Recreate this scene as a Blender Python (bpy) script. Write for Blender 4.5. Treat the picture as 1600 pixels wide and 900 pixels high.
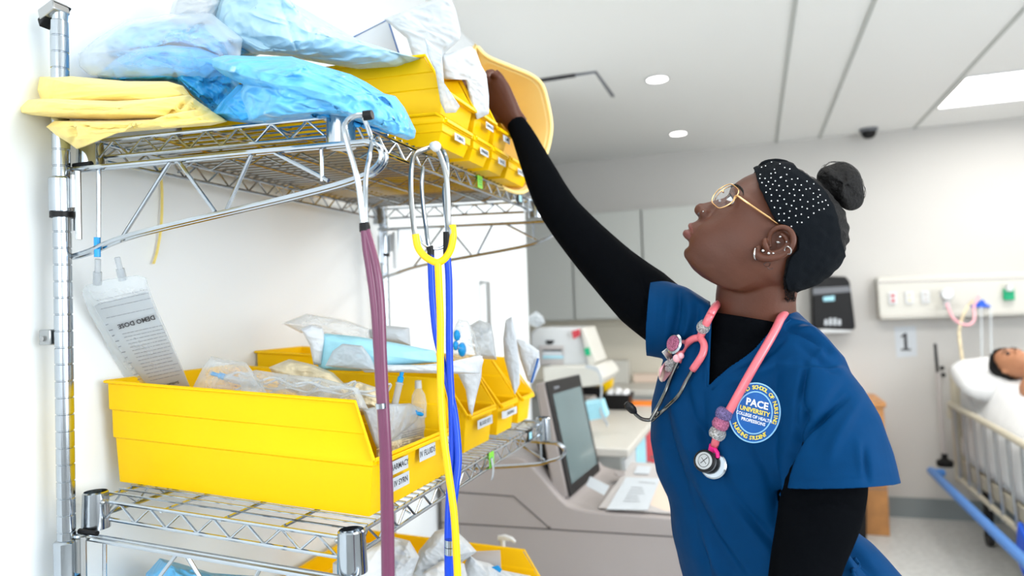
import bpy, bmesh, math, random
import numpy as np
from mathutils import Vector, Matrix, noise
from mathutils.bvhtree import BVHTree

C = bpy.context.scene.collection
for o in list(bpy.data.objects): bpy.data.objects.remove(o)
random.seed(7)
PI = math.pi

# ------------------------------------------------------------ camera
F = 1100.0; EYE = 1.45
YAW, PITCH, ROLL = .331, .031, -.034
_f = Vector((-math.sin(YAW)*math.cos(PITCH), math.cos(YAW)*math.cos(PITCH), math.sin(PITCH)))
_r = Vector((math.cos(YAW), math.sin(YAW), 0)); _u = _r.cross(_f)
_c, _s = math.cos(ROLL), math.sin(ROLL)
RI = _c*_r + _s*_u; UP = -_s*_r + _c*_u; FW = _f
CAM = Vector((0, 0, EYE))
cd = bpy.data.cameras.new('camera'); co = bpy.data.objects.new('camera', cd); C.objects.link(co)
cd.sensor_width = 36; cd.lens = F/1600*36; cd.clip_start = .02
m3 = Matrix((RI, UP, -FW)).transposed()
co.matrix_world = Matrix.Translation(CAM) @ m3.to_4x4()
cd.dof.use_dof = True; cd.dof.focus_distance = 1.04; cd.dof.aperture_fstop = 3.0
bpy.context.scene.camera = co

# ------------------------------------------------------------ world, lights, exposure
w = bpy.data.worlds.new('world'); bpy.context.scene.world = w; w.use_nodes = True
bg = w.node_tree.nodes['Background']; bg.inputs[1].default_value = 1.75
_nt = w.node_tree; _tc = _nt.nodes.new('ShaderNodeTexCoord'); _sx = _nt.nodes.new('ShaderNodeSeparateXYZ'); _cr = _nt.nodes.new('ShaderNodeValToRGB')
_mr = _nt.nodes.new('ShaderNodeMapRange'); _mr.inputs['From Min'].default_value = -1; _mr.inputs['From Max'].default_value = 1
_nt.links.new(_tc.outputs['Generated'], _sx.inputs[0]); _nt.links.new(_sx.outputs['Z'], _mr.inputs['Value']); _nt.links.new(_mr.outputs[0], _cr.inputs[0]); _nt.links.new(_cr.outputs[0], bg.inputs[0])
_cr.color_ramp.elements[0].position = .42; _cr.color_ramp.elements[0].color = (.38, .40, .42, 1)
_cr.color_ramp.elements[1].position = .52; _cr.color_ramp.elements[1].color = (.86, .93, 1, 1)
vs = bpy.context.scene.view_settings
vs.view_transform = 'Standard'; vs.look = 'None'; vs.gamma = 1; vs.use_curve_mapping = False; vs.exposure = .68

def area(name, loc, target, sx, sy, power, col=(1, 1, 1)):
    l = bpy.data.lights.new(name, 'AREA'); l.shape = 'RECTANGLE'; l.size = sx; l.size_y = sy; l.energy = power; l.color = col
    o = bpy.data.objects.new(name, l); C.objects.link(o); o.location = loc
    o.rotation_euler = (Vector(target)-Vector(loc)).to_track_quat('-Z', 'Y').to_euler()
    return o
area('window_light', (2.6, .2, 1.7), (-.6, 1.4, 1.3), 1.8, 1.5, 42, (.93, .97, 1))
area('rear_window_light', (-.2, -1.6, 2.0), (-.9, 1.2, 1.4), 1.6, 1.2, 11, (.95, .98, 1))
area('ceiling_panel_light', (.1, 1.0, 2.5), (.1, 1.0, 0), 1.2, .6, 5, (1, .97, .92))
area('ceiling_panel_light_far', (.6, 3.2, 2.5), (.6, 3.2, 0), 1.2, .6, 24, (1, .96, .9))

# ------------------------------------------------------------ geometry from measurements
def ray(x, y): return RI*((x-800)/F) + UP*((450-y)/F) + FW
def ad(x, y, Z): return CAM + ray(x, y)*Z
def ax(x, y, X): d = ray(x, y); return CAM + d*(X/d.x)
def ay(x, y, Y): d = ray(x, y); return CAM + d*(Y/d.y)
def az(x, y, z): d = ray(x, y); return CAM + d*((z-EYE)/d.z)
def pix(P):
    q = Vector(P)-CAM; Z = q.dot(FW); return (800+F*q.dot(RI)/Z, 450-F*q.dot(UP)/Z)

# ------------------------------------------------------------ materials
MATS = {}
def mat(name, col, rough=.5, metal=0, noise_amt=0, noise_scale=20, bump=0, bump_scale=60, trans=0, alpha=1, emit=0, sheen=0, sss=0, coat=0, ior=1.45, spec=.5):
    m = bpy.data.materials.new(name); m.use_nodes = True; nt = m.node_tree; b = nt.nodes['Principled BSDF']
    c = (*col, 1); b.inputs['Base Color'].default_value = c
    b.inputs['Roughness'].default_value = rough; b.inputs['Metallic'].default_value = metal
    b.inputs['Transmission Weight'].default_value = trans; b.inputs['Alpha'].default_value = alpha
    b.inputs['IOR'].default_value = ior; b.inputs['Specular IOR Level'].default_value = spec
    b.inputs['Coat Weight'].default_value = coat
    b.inputs['Sheen Weight'].default_value = sheen
    if sss:
        b.inputs['Subsurface Weight'].default_value = sss; b.inputs['Subsurface Radius'].default_value = (.01, .004, .002)
    if emit:
        b.inputs['Emission Color'].default_value = c; b.inputs['Emission Strength'].default_value = emit
    if noise_amt or bump:
        tc = nt.nodes.new('ShaderNodeTexCoord')
    if noise_amt:
        n = nt.nodes.new('ShaderNodeTexNoise'); n.inputs['Scale'].default_value = noise_scale; n.inputs['Detail'].default_value = 5
        nt.links.new(tc.outputs['Object'], n.inputs['Vector'])
        r = nt.nodes.new('ShaderNodeValToRGB')
        r.color_ramp.elements[0].position = .3; r.color_ramp.elements[1].position = .7
        r.color_ramp.elements[0].color = (*[max(0, v*(1-noise_amt)) for v in col], 1)
        r.color_ramp.elements[1].color = (*[min(1, v*(1+noise_amt)) for v in col], 1)
        nt.links.new(n.outputs['Fac'], r.inputs['Fac']); nt.links.new(r.outputs['Color'], b.inputs['Base Color'])
    if bump:
        n2 = nt.nodes.new('ShaderNodeTexNoise'); n2.inputs['Scale'].default_value = bump_scale; n2.inputs['Detail'].default_value = 6
        nt.links.new(tc.outputs['Object'], n2.inputs['Vector'])
        bp = nt.nodes.new('ShaderNodeBump'); bp.inputs['Strength'].default_value = bump; bp.inputs['Distance'].default_value = .01
        nt.links.new(n2.outputs['Fac'], bp.inputs['Height']); nt.links.new(bp.outputs['Normal'], b.inputs['Normal'])
    MATS[name] = m
    return m
def ramp_cloth(name, dark, light, rough, scale=10, bump=.5, bump_scale=22, trans=.25):
    m = mat(name, light, rough, bump=bump, bump_scale=bump_scale); nt = m.node_tree; b = nt.nodes['Principled BSDF']
    tc = nt.nodes.new('ShaderNodeTexCoord'); n = nt.nodes.new('ShaderNodeTexNoise'); n.inputs['Scale'].default_value = scale; n.inputs['Detail'].default_value = 4; n.inputs['Distortion'].default_value = 1.2
    for q_ in nt.nodes:
        if q_.type == 'TEX_NOISE' and q_ is not n: q_.noise_type = 'RIDGED_MULTIFRACTAL'; q_.inputs['Detail'].default_value = 3; q_.inputs['Distortion'].default_value = .8; q_.inputs['Scale'].default_value = 26
        if q_.type == 'BUMP': q_.inputs['Distance'].default_value = .010; q_.inputs['Strength'].default_value = 1
    r = nt.nodes.new('ShaderNodeValToRGB'); r.color_ramp.elements[0].position = .38; r.color_ramp.elements[1].position = .58
    r.color_ramp.elements[0].color = (*dark, 1); r.color_ramp.elements[1].color = (*light, 1)  # noise puts deep fold shade and pale highlights into the base colour
    nt.links.new(tc.outputs['Object'], n.inputs['Vector']); nt.links.new(n.outputs['Fac'], r.inputs['Fac']); nt.links.new(r.outputs['Color'], b.inputs['Base Color'])
    return m
def film(name, col, opacity, rough=.15):
    """thin clear plastic film: mostly see-through, with sheen"""
    m = bpy.data.materials.new(name); m.use_nodes = True; nt = m.node_tree; nt.nodes.clear()
    out = nt.nodes.new('ShaderNodeOutputMaterial'); mx = nt.nodes.new('ShaderNodeMixShader'); tr = nt.nodes.new('ShaderNodeBsdfTransparent')
    pb = nt.nodes.new('ShaderNodeBsdfPrincipled'); pb.inputs['Base Color'].default_value = (*col, 1); pb.inputs['Roughness'].default_value = rough
    lw = nt.nodes.new('ShaderNodeLayerWeight'); lw.inputs['Blend'].default_value = .35
    mr = nt.nodes.new('ShaderNodeMapRange'); mr.inputs['To Min'].default_value = opacity; mr.inputs['To Max'].default_value = min(1, opacity+(.5 if opacity > .03 else .10))
    nt.links.new(lw.outputs['Facing'], mr.inputs['Value']); nt.links.new(mr.outputs[0], mx.inputs[0])
    nt.links.new(tr.outputs[0], mx.inputs[1]); nt.links.new(pb.outputs[0], mx.inputs[2]); nt.links.new(mx.outputs[0], out.inputs[0])
    MATS[name] = m
    return m

mat('wall_white', (.86, .90, .92), .6, noise_amt=.01, noise_scale=3)
mat('wall_grey', (.56, .55, .53), .7, noise_amt=.02, noise_scale=2)
mat('ceiling_paint', (.86, .87, .86), .8)
mat('floor_vinyl', (.56, .57, .56), .35, noise_amt=.12, noise_scale=30)
mat('base_grey', (.22, .25, .26), .5)
mat('chrome', (.46, .50, .54), .15, 1, noise_amt=.05, noise_scale=40)
mat('chrome_dull', (.42, .43, .43), .28, 1)
mat('bin_yellow', (.93, .56, .0), .42, spec=.2, noise_amt=.015, noise_scale=8, bump=.03, bump_scale=200)
mat('tote_amber', (1, .76, .30), .4, noise_amt=.02, noise_scale=6)
mat('black_plastic', (.006, .006, .007), .45, bump=.05, spec=.3)
mat('dark_rubber', (.02, .02, .022), .5)
mat('white_plastic', (.64, .66, .67), .35, bump=.03)
mat('white_paper', (.56, .60, .64), .6, noise_amt=.02)
mat('ink', (.03, .03, .035), .6)
mat('ink_grey', (.16, .17, .19), .6)
mat('ink_blue', (.02, .12, .42), .5)
mat('green_label', (.25, .75, .06), .5)
mat('gown_yellow', (.90, .70, .20), .7, noise_amt=.03, noise_scale=30, bump=.12, bump_scale=90, sheen=.2)
ramp_cloth('gown_blue', (.03, .36, .78), (.16, .58, .88), .35)
ramp_cloth('gown_paleblue', (.13, .47, .80), (.58, .76, .86), .35, scale=7)
ramp_cloth('gown_white', (.44, .66, .78), (.72, .78, .81), .35, scale=5)
mat('packet_white', (.66, .69, .72), .45, noise_amt=.05, noise_scale=20, bump=.4, bump_scale=40)
film('clear_film', (.80, .88, .93), .16)
film('clear_film_thin', (.93, .97, 1), .10)
film('milky_film', (.58, .63, .67), .5)
film('blue_film', (.55, .82, .93), .6)
mat('pad_blue', (.35, .68, .80), .5, noise_amt=.06, bump=.15, bump_scale=60)
mat('tip_blue', (.0, .30, .70), .35)
mat('tube_purple', (.15, .035, .085), .32, noise_amt=.06, noise_scale=25, coat=.2)
mat('tube_yellow', (1, .62, .0), .35, noise_amt=.02)
mat('tube_blue', (.0, .055, .62), .32, noise_amt=.04)
mat('tube_pink', (.72, .15, .18), .3, noise_amt=.04, coat=.3)
mat('pink_bright', (.85, .03, .25), .3)
mat('pink_pale', (.90, .45, .50), .3)
mat('machine_grey', (.34, .305, .295), .5, noise_amt=.03, noise_scale=3)
mat('machine_light', (.50, .47, .46), .5, noise_amt=.02)
mat('groove', (.10, .09, .09), .6)
mat('screen_glass', (.11, .17, .18), .12, noise_amt=.12, noise_scale=2)
mat('beige_paper', (.72, .58, .48), .6)
mat('counter_cream', (.58, .56, .51), .4)
mat('cabinet_grey', (.47, .49, .47), .5)
mat('splash_cream', (.70, .66, .56), .6)
mat('wood', (.52, .24, .08), .45, noise_amt=.15, noise_scale=12)
mat('orange', (.95, .25, .02), .5)
mat('red', (.55, .05, .07), .5)
mat('steel', (.42, .42, .42), .3, 1)
mat('beige_metal', (.50, .46, .36), .4, noise_amt=.04)
mat('linen', (.72, .73, .74), .75, noise_amt=.02, bump=.3, bump_scale=8)
mat('bumper_blue', (.08, .24, .62), .4)
mat('headwall', (.60, .59, .54), .45)
mat('green', (.0, .38, .17), .5)
mat('blue', (.01, .10, .65), .5)
mat('fluid_clear', (.85, .87, .88), .1, trans=.6, ior=1.2)
mat('lamp_glow', (1, .97, .93), .5, emit=6)
mat('pack_kraft', (.55, .42, .25), .6, noise_amt=.2, noise_scale=30)
mat('packet_tan', (.70, .60, .40), .35, noise_amt=.25, noise_scale=30, bump=.5, bump_scale=40)

# ------------------------------------------------------------ mesh builder
ORG = {}
class MB:
    def __init__(s): s.v = []; s.f = []; s.mi = []; s.cm = 0
    def add(s, vs, fs):
        n = len(s.v); s.v += [Vector(p) for p in vs]; s.f += [tuple(i+n for i in f) for f in fs]; s.mi += [s.cm]*len(fs); return s
    def box(s, a, b):
        (x0, y0, z0), (x1, y1, z1) = a, b
        return s.hexa([(x0,y0,z0),(x1,y0,z0),(x1,y1,z0),(x0,y1,z0),(x0,y0,z1),(x1,y0,z1),(x1,y1,z1),(x0,y1,z1)])
    def hexa(s, p): return s.add(p, [(3,2,1,0),(4,5,6,7),(0,1,5,4),(1,2,6,5),(2,3,7,6),(3,0,4,7)])
    def obox(s, c, X, Y, Z):
        c = Vector(c); X = Vector(X); Y = Vector(Y); Z = Vector(Z)
        return s.hexa([c-X-Y-Z, c+X-Y-Z, c+X+Y-Z, c-X+Y-Z, c-X-Y+Z, c+X-Y+Z, c+X+Y+Z, c-X+Y+Z])
    def loft(s, rings, cap=True, close=True):
        n = len(rings[0]); vs = [p for r in rings for p in r]; fs = []
        for k in range(len(rings)-1):
            for i in range(n if close else n-1):
                j = (i+1) % n; fs.append((k*n+i, k*n+j, (k+1)*n+j, (k+1)*n+i))
        if cap and close:
            fs.append(tuple(range(n))[::-1]); fs.append(tuple((len(rings)-1)*n+i for i in range(n)))
        return s.add(vs, fs)
    def tube(s, pts, r, n=8, cap=True, closed=False, flat=1, fdir=None):
        pts = [Vector(p) for p in pts]
        if not hasattr(r, '__len__'): r = [r]*len(pts)
        rings = []; prev = None; N = len(pts)
        for i, p in enumerate(pts):
            if closed: t = pts[(i+1) % N]-pts[i-1]
            else: t = pts[min(i+1, N-1)]-pts[max(i-1, 0)]
            if t.length < 1e-9: t = Vector((0, 0, 1))
            t.normalize()
            if prev is None:
                a = fdir if fdir is not None else (Vector((0, 0, 1)) if abs(t.z) < .9 else Vector((1, 0, 0)))
                a = Vector(a)
            else: a = prev
            a = a - t*a.dot(t)
            if a.length < 1e-6: a = t.orthogonal()
            a.normalize(); prev = a; b = t.cross(a)
            rings.append([p + a*(r[i]*math.cos(2*PI*k/n)) + b*(r[i]*flat*math.sin(2*PI*k/n)) for k in range(n)])
        if closed: rings.append(rings[0]); return s.loft(rings, cap=False)
        return s.loft(rings, cap)
    def lathe(s, prof, base, axis=(0, 0, 1), n=24, sx=1):
        axis = Vector(axis).normalized(); a = axis.orthogonal().normalized(); b = axis.cross(a); base = Vector(base)
        return s.loft([[base+axis*h+a*(r*math.cos(2*PI*k/n))+b*(r*math.sin(2*PI*k/n)) for k in range(n)] for r, h in prof])
    def ball(s, c, r, n=12, m=8, sc=(1, 1, 1), frame=None):
        fr = frame or ((1,0,0),(0,1,0),(0,0,1)); A, B, D = [Vector(q) for q in fr]; c = Vector(c); rings = []
        for i in range(m+1):
            t = PI*i/m; t = min(max(t, .02), PI-.02)
            rings.append([c + A*(r*sc[0]*math.sin(t)*math.cos(2*PI*k/n)) + B*(r*sc[1]*math.sin(t)*math.sin(2*PI*k/n)) - D*(r*sc[2]*math.cos(t)) for k in range(n)])
        return s.loft(rings)
    def prism(s, outline, d):
        n = len(outline); o = [Vector(p) for p in outline]; d = Vector(d)
        return s.add(o+[p+d for p in o], [tuple(range(n))[::-1], tuple(range(n, 2*n))] + [(i, (i+1) % n, n+(i+1) % n, n+i) for i in range(n)])
    def grid(s, fn, nu, nv):
        vs = [fn(i/nu, j/nv) for j in range(nv+1) for i in range(nu+1)]
        return s.add(vs, [(j*(nu+1)+i, j*(nu+1)+i+1, (j+1)*(nu+1)+i+1, (j+1)*(nu+1)+i) for j in range(nv) for i in range(nu)])
    def build(s, name, m, parent=None, label=None, sharp=35, bevel=0, solid=0, weld=True, sub=0, fix=True):
        me = bpy.data.meshes.new(name)
        org = ORG.get(parent.name, Vector()) if parent else Vector()
        me.from_pydata([p-org for p in s.v], [], s.f)
        for mm in (m if isinstance(m, (list, tuple)) else [m]): me.materials.append(MATS[mm] if isinstance(mm, str) else mm)
        for p, i in zip(me.polygons, s.mi): p.material_index = i
        bm = bmesh.new(); bm.from_mesh(me)
        if weld: bmesh.ops.remove_doubles(bm, verts=bm.verts, dist=1e-6)
        if fix: bmesh.ops.recalc_face_normals(bm, faces=bm.faces)
        th = math.radians(sharp)
        for f in bm.faces: f.smooth = True
        for e in bm.edges:
            if len(e.link_faces) == 2 and e.calc_face_angle(0) > th: e.smooth = False
        bm.to_mesh(me); bm.free()
        o = bpy.data.objects.new(name, me); C.objects.link(o)
        if parent: o.parent = parent
        ORG[o.name] = org
        if label: o['label'] = label
        if solid:
            q = o.modifiers.new('s', 'SOLIDIFY'); q.thickness = solid; q.offset = 0
        if bevel:
            q = o.modifiers.new('b', 'BEVEL'); q.width = bevel; q.segments = 2; q.limit_method = 'ANGLE'; q.angle_limit = .6
        if sub:
            q = o.modifiers.new('u', 'SUBSURF'); q.levels = sub; q.render_levels = sub
        return o
def tag(o, label, cat, group=None, kind=None):
    o['label'] = label; o['category'] = cat
    if group: o['group'] = group
    if kind: o['kind'] = kind
    return o
def thing(name, loc, label, cat, group=None):
    o = bpy.data.objects.new(name, None); o.empty_display_size = .05; C.objects.link(o); o.location = loc
    ORG[o.name] = Vector(loc); return tag(o, label, cat, group)
def struct(o): o['kind'] = 'structure'; return o
def smooth_path(pts, k=6):
    pts = [Vector(p) for p in pts]; out = []
    P = [pts[0]*2-pts[1]] + pts + [pts[-1]*2-pts[-2]]
    for i in range(1, len(P)-2):
        a, b, c, d = P[i-1:i+3]
        for j in range(k):
            t = j/k
            out.append(.5*((2*b)+(c-a)*t+(2*a-5*b+4*c-d)*t*t+(3*b-a-3*c+d)*t**3))
    out.append(pts[-1]); return out
def text(body, size, org, right, up, bold=0, align='CENTER', depth=0):
    cu = bpy.data.curves.new('t', 'FONT'); cu.body = body; cu.size = size; cu.align_x = align; cu.align_y = 'CENTER'; cu.offset = bold; cu.resolution_u = 2
    t = bpy.data.objects.new('t', cu); C.objects.link(t)
    bpy.context.view_layer.update()
    me = bpy.data.meshes.new_from_object(t.evaluated_get(bpy.context.evaluated_depsgraph_get()))
    right = Vector(right).normalized(); up = Vector(up).normalized(); n = right.cross(up); org = Vector(org)
    vs = [org + right*v.co.x + up*v.co.y + n*depth for v in me.vertices]; fs = [tuple(p.vertices) for p in me.polygons]
    bpy.data.objects.remove(t); bpy.data.curves.remove(cu); bpy.data.meshes.remove(me)
    return vs, fs

def fbm(p, s, oct=3):
    v = 0; a = 1; q = Vector(p)*s
    for _ in range(oct): v += a*noise.noise(q); q = q*2.03+Vector((3.1, 1.7, 9.2)); a *= .5
    return v
def ridge(p, s, oct=3):
    v = 0; a = 1; q = Vector(p)*s
    for _ in range(oct): v += a*(1-2*abs(noise.noise(q))); q = q*2.1+Vector((5.3, 2.7, 1.1)); a *= .5
    return v
def resample(poly, n):
    P = [Vector((*p, 0)) for p in poly]; L = [0]
    for i in range(len(P)): L.append(L[-1]+(P[(i+1) % len(P)]-P[i]).length)
    out = []; k = 0
    for i in range(n):
        t = L[-1]*i/n
        while L[k+1] < t: k += 1
        u = (t-L[k])/max(1e-9, L[k+1]-L[k]); q = P[k].lerp(P[(k+1) % len(P)], u); out.append((q.x, q.y))
    return out
def pillow(mb, poly, Zf, thick, amp=.006, scale=18, seed=0, n=130, K=30, power=.55, back=.8, ridged=True, aniso=(1, 1, 1), center=None):
    """soft closed lump with a measured outline; Zf = distance (number or function of pixel), thick = half depth in metres"""
    pts = resample(poly, n)
    cx = sum(p[0] for p in pts)/n; cy = sum(p[1] for p in pts)/n
    if center: cx, cy = center
    zf = Zf if callable(Zf) else (lambda x, y: Zf)
    off = Vector((seed*3.7, seed*1.3, seed*2.1))
    def disp(P):
        q = P+off; q = Vector((q.x*aniso[0], q.y*aniso[1], q.z*aniso[2]))
        if not ridged: return fbm(q, scale)*amp
        wq_ = q+Vector((noise.noise(q*7), noise.noise(q*7+Vector((9, 1, 4))), 0))*.06
        return ridge(wq_, scale)*amp*.9+ridge(Vector((wq_.x*.5+wq_.z, wq_.y*1.5, wq_.z)), scale*2.6, 2)*amp*.5
    vs = []; fs = []
    for side in (1, -1):
        for k in range(K+1):
            sc = math.sin(PI/2*(k/K)) if k else 0.0
            sc = max(sc, .004)
            h = max(0, 1-sc**2.4)**power
            for x, y in pts:
                px, py = cx+(x-cx)*sc, cy+(y-cy)*sc
                z = zf(px, py)-side*thick*h*(1 if side > 0 else back)
                P = ad(px, py, z)
                vs.append(P - ray(px, py).normalized()*(disp(P)*side*min(1, (1-sc)*6+.25)))
    m = (K+1)*n
    for k in range(K):
        for i in range(n):
            j = (i+1) % n
            fs.append((k*n+i, k*n+j, (k+1)*n+j, (k+1)*n+i))
            fs.append((m+k*n+j, m+k*n+i, m+(k+1)*n+i, m+(k+1)*n+j))
    fs.append(tuple(range(n))[::-1]); fs.append(tuple(m+i for i in range(n)))
    for i in range(n):
        j = (i+1) % n; fs.append((K*n+i, K*n+j, m+K*n+j, m+K*n+i))
    return mb.add(vs, fs)

# ============================================================ SETTING
WX, BY, CZ = -1.06, 5.25, 2.56
WE = 3.32
struct(MB().box((-2.3, -2.6, -.05), (3.4, BY+.1, 0)).build('floor', 'floor_vinyl'))
struct(MB().box((-2.3, -2.6, CZ), (3.4, BY+.1, CZ+.05)).build('ceiling', 'ceiling_paint'))
struct(MB().box((WX-.12, -2.6, 0), (WX, WE, CZ)).build('wall_left', 'wall_white'))
struct(MB().box((-2.3, WE-.12, 0), (WX-.12, WE, CZ)).build('wall_return', 'wall_white'))
struct(MB().box((-2.3, BY, 0), (3.4, BY+.1, CZ)).build('wall_back', 'wall_grey'))
struct(MB().box((-2.4, WE-.12, 0), (-2.3, BY+.1, CZ)).build('wall_recess', 'wall_grey'))
struct(MB().box((3.4, 3.2, 0), (3.5, BY+.1, CZ)).build('wall_right', 'wall_grey'))
struct(MB().box((3.4, -2.6, 0), (3.5, 3.2, .75)).build('wall_under_window', 'wall_grey'))
struct(MB().box((-2.3, -2.7, 0), (3.5, -2.6, .85)).build('unseen_wall_rear', 'wall_grey'))  # unseen rear wall pieces, added to give the chrome darker reflections
struct(MB().box((-2.3, -2.7, .85), (-1.0, -2.6, CZ)).build('unseen_wall_rear_left', 'wall_grey'))
struct(MB().box((1.0, -2.7, .85), (2.0, -2.6, CZ)).build('unseen_wall_rear_right', 'wall_grey'))
struct(MB().box((-.2, BY-.012, .0), (3.4, BY, .13)).build('baseboard_back', 'base_grey'))
for i, X in enumerate((.19, .47, 1.045)):
    struct(MB().box((X-.008, -2.6, CZ-.006), (X+.008, BY, CZ)).build('trim_%d' % (i+1), 'cabinet_grey'))
struct(MB().box((1.1, 2.9, CZ-.006), (3.4, 2.916, CZ)).build('trim_4', 'cabinet_grey'))
mat('liner_tan', (.50, .42, .30), .6, noise_amt=.1, noise_scale=6)
# ============================================================ WIRE SHELVING
Y0, X0, D, L = .8387, -.9916, .457, .92
def zup(X, Y): return 1.7419-.0336*(X-X0)+.0071*(Y-Y0)
def zlo(X, Y): return 1.1754-.0606*(X-X0)+.0104*(Y-Y0)
def zbt(X, Y): return .688-.04*(X-X0)
sh = thing('wire_shelving', (-1.0, 1.25, 0), 'chrome wire shelving unit with wall posts and sloping support brackets, standing along the white wall', 'shelving')
PX = -1.006
for k, (py, lab) in enumerate(((.80, None), (1.80, None))):
    mb = MB(); prof = [(0, .0), (.0127, .0)]
    z = .02
    while z < 1.90:
        prof += [(.0127, z), (.0127, z+.0225), (.0116, z+.0235), (.0116, z+.0248)]; z += .0254
    prof += [(.0127, z+.01), (0, z+.01)]
    mb.lathe(prof, (PX, py, 0), n=20)
    p = mb.build('post', 'chrome', sh)
    if k == 0:
        MB().obox((PX-.006, py-.004, z+.012), (.016, 0, .006), (0, .014, 0), (-.002, 0, .008)).build('post_cap', 'steel', p, bevel=.002)
        MB().prism([(PX-.022, py-.016, z-.012), (PX+.010, py-.016, z+.022), (PX+.004, py-.016, z+.026), (PX-.026, py-.016, z+.0)], (0, .03, 0)).build('clip', 'black_plastic', p, bevel=.001)
    for zt in (1.68, 1.125):
        c = MB(); c.lathe([(.0128, 0), (.0175, 0), (.0180, .05), (.0165, .052), (.0128, .054)], (PX, py, zt-.055), n=20); c.build('clamp_sleeve', 'chrome', p)
        c = MB(); c.lathe([(.0128, 0), (.0168, 0), (.0168, .008), (.0128, .008)], (PX, py, zt-.064), n=20); c.build('lock_ring', 'black_plastic', p)
        c = MB(); c.tube([(PX+.022, py+.004, zt-.05), (PX+.022, py+.004, zt)], .006, 10); c.tube([(PX+.034, py, zt-.1), (PX+.034, py, zt+.005)], .0045, 8); c.build('bracket_hook', 'chrome_dull', p)
for py in (.80,):
    q = MB(); q.obox((PX-.028, py-.002, 1.432), (.012, 0, 0), (0, .008, 0), (0, 0, .012)); w1 = q.build('wall_clip', 'chrome_dull', sh, bevel=.002)
    MB().lathe([(.004, 0), (.0045, .003), (0, .005)], (PX-.03, py-.010, 1.43), (0, -1, 0), 10).build('screw', 'steel', w1)

def zigzag(mb, a, b, za, zb, steps, r, ya=0):
    pts = []
    for i in range(steps+1):
        t = i/steps; p = Vector(a).lerp(Vector(b), t); dz = za if i % 2 else zb
        pts.append(p+Vector((0, 0, dz)))
    out = []
    for i, p in enumerate(pts):
        q0 = pts[max(i-1, 0)]; q1 = pts[min(i+1, len(pts)-1)]
        out += [p.lerp(q0, .07), p.lerp(q1, .07)] if 0 < i < len(pts)-1 else [p]
    mb.tube(out, r, 6)
def deck(zf, name):
    def P(u, v, dz=0): X = X0+u; Y = Y0+v; return Vector((X, Y, zf(X, Y)+dz))
    fr = MB()
    R = .0032
    for dz in (-.001, -.028):
        e = .03 if dz < -.01 else .0
        for a, b in (((e, 0), (D-e*.6, 0)), ((D, e), (D, L-e)), ((D-e, L), (e, L)), ((0, L-e), (0, e))):
            fr.tube([P(*a, dz), P(*b, dz)], R, 8)
    s = fr.build('shelf', 'chrome', sh)
    t = MB()
    zigzag(t, P(.02, 0), P(D-.02, 0), -.002, -.027, 14, .0019)
    zigzag(t, P(.02, L), P(D-.02, L), -.002, -.027, 14, .0019)
    zigzag(t, P(D, .02), P(D, L-.02), -.002, -.027, 30, .0019)
    zigzag(t, P(0, .02), P(0, L-.02), -.002, -.027, 30, .0019)
    t.build('snake_truss', 'chrome', s)
    wv = MB(); n = 40
    for i in range(1, n):
        v = L*i/n; wv.tube([P(-.002, v, .004), P(D+.002, v, .004)], .0017, 6)
    wv.build('deck_wires', 'chrome', s)
    cr = MB()
    for u in (.13, .24, .34):
        cr.tube([P(u, 0, -.004), P(u, L, -.004)], .0028, 6)
    for v in (.18, .46, .74):
        zigzag(cr, P(.0, v), P(D, v), -.003, -.02, 12, .0017)
    cr.build('cross_wires', 'chrome', s)
    for u, v in ((.0, .0), (D+.004, .0), (D+.004, L), (.0, L)):
        c = MB(); b0 = P(u, v, -.045)
        c.lathe([(.0148, 0), (.0205, 0), (.0205, .004), (.0185, .055), (.0165, .057), (.0165, .02)], b0, n=24)
        col = c.build('corner_collar', 'chrome', s)
        k = MB()
        k.ball(b0+Vector((-.02 if u > .1 else .02, -.004, .042)), .004)
        k.build('weld_bead', 'chrome_dull', col)
    return s
s_up = deck(zup, 'u'); s_lo = deck(zlo, 'l'); s_bt = deck(zbt, 'b')

def bracket(zf, yc, drop=.115, ext=0):
    """support bracket: rod runs out under the shelf, loops round past the front collar and comes back down to the post"""
    def Q(u, dz, y): X = X0+u; return Vector((X, y, zf(X, Y0)+dz))
    b = MB()
    for y in (yc-.006, yc+.006):
        path = [Q(-.012, -drop-.03, y), Q(-.010, -.06, y), Q(.0, -.051, y), Q(.02, -.050, y), Q(D+.02-ext, -.047, y), Q(D+.06-ext, -.047, y),
                Q(D+.078-ext, -.055, y), Q(D+.083-ext, -.068, y), Q(D+.073-ext, -.082, y), Q(D+.045-ext, -.094, y), Q(D-.05, -.112+.0, y), Q(.12, -.155, y), Q(.03, -.178, y), Q(-.01, -.186, y), Q(-.04, -.187, y)]
        b.tube(smooth_path(path, 4), .0037, 8)
    o = b.build('bracket', 'chrome', sh)
    s = MB()
    for (u1, d1), (u2, d2) in (((.045, -.05), (.042, -.178)), ((.185, -.05), (.085, -.165)), ((.20, -.05), (.265, -.128)), ((.33, -.05), (.285, -.126)), ((.37, -.05), (.455, -.094)), ((.445, -.05), (.445, -.094))):
        s.tube([Q(u1, d1, yc), Q(u2, d2, yc)], .0030, 8)
    s.build('bracket_strut', 'chrome', o)
    if yc < 1:
        g = MB(); g.tube([Q(-.006, -.0435, yc), Q(.03, -.0425, yc)], .0042, 8); g.build('tip_cover', 'ink_blue' if False else 'black_plastic', o)
        t = MB(); t.tube([Q(.044, -.158, yc-.004), Q(.044, -.188, yc-.004)], .0046, 8); t.build('blue_tie', 'tip_blue', o)
for zf in (zup, zlo):
    bracket(zf, .815); bracket(zf, Y0+L+.02, ext=.03)
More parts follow.
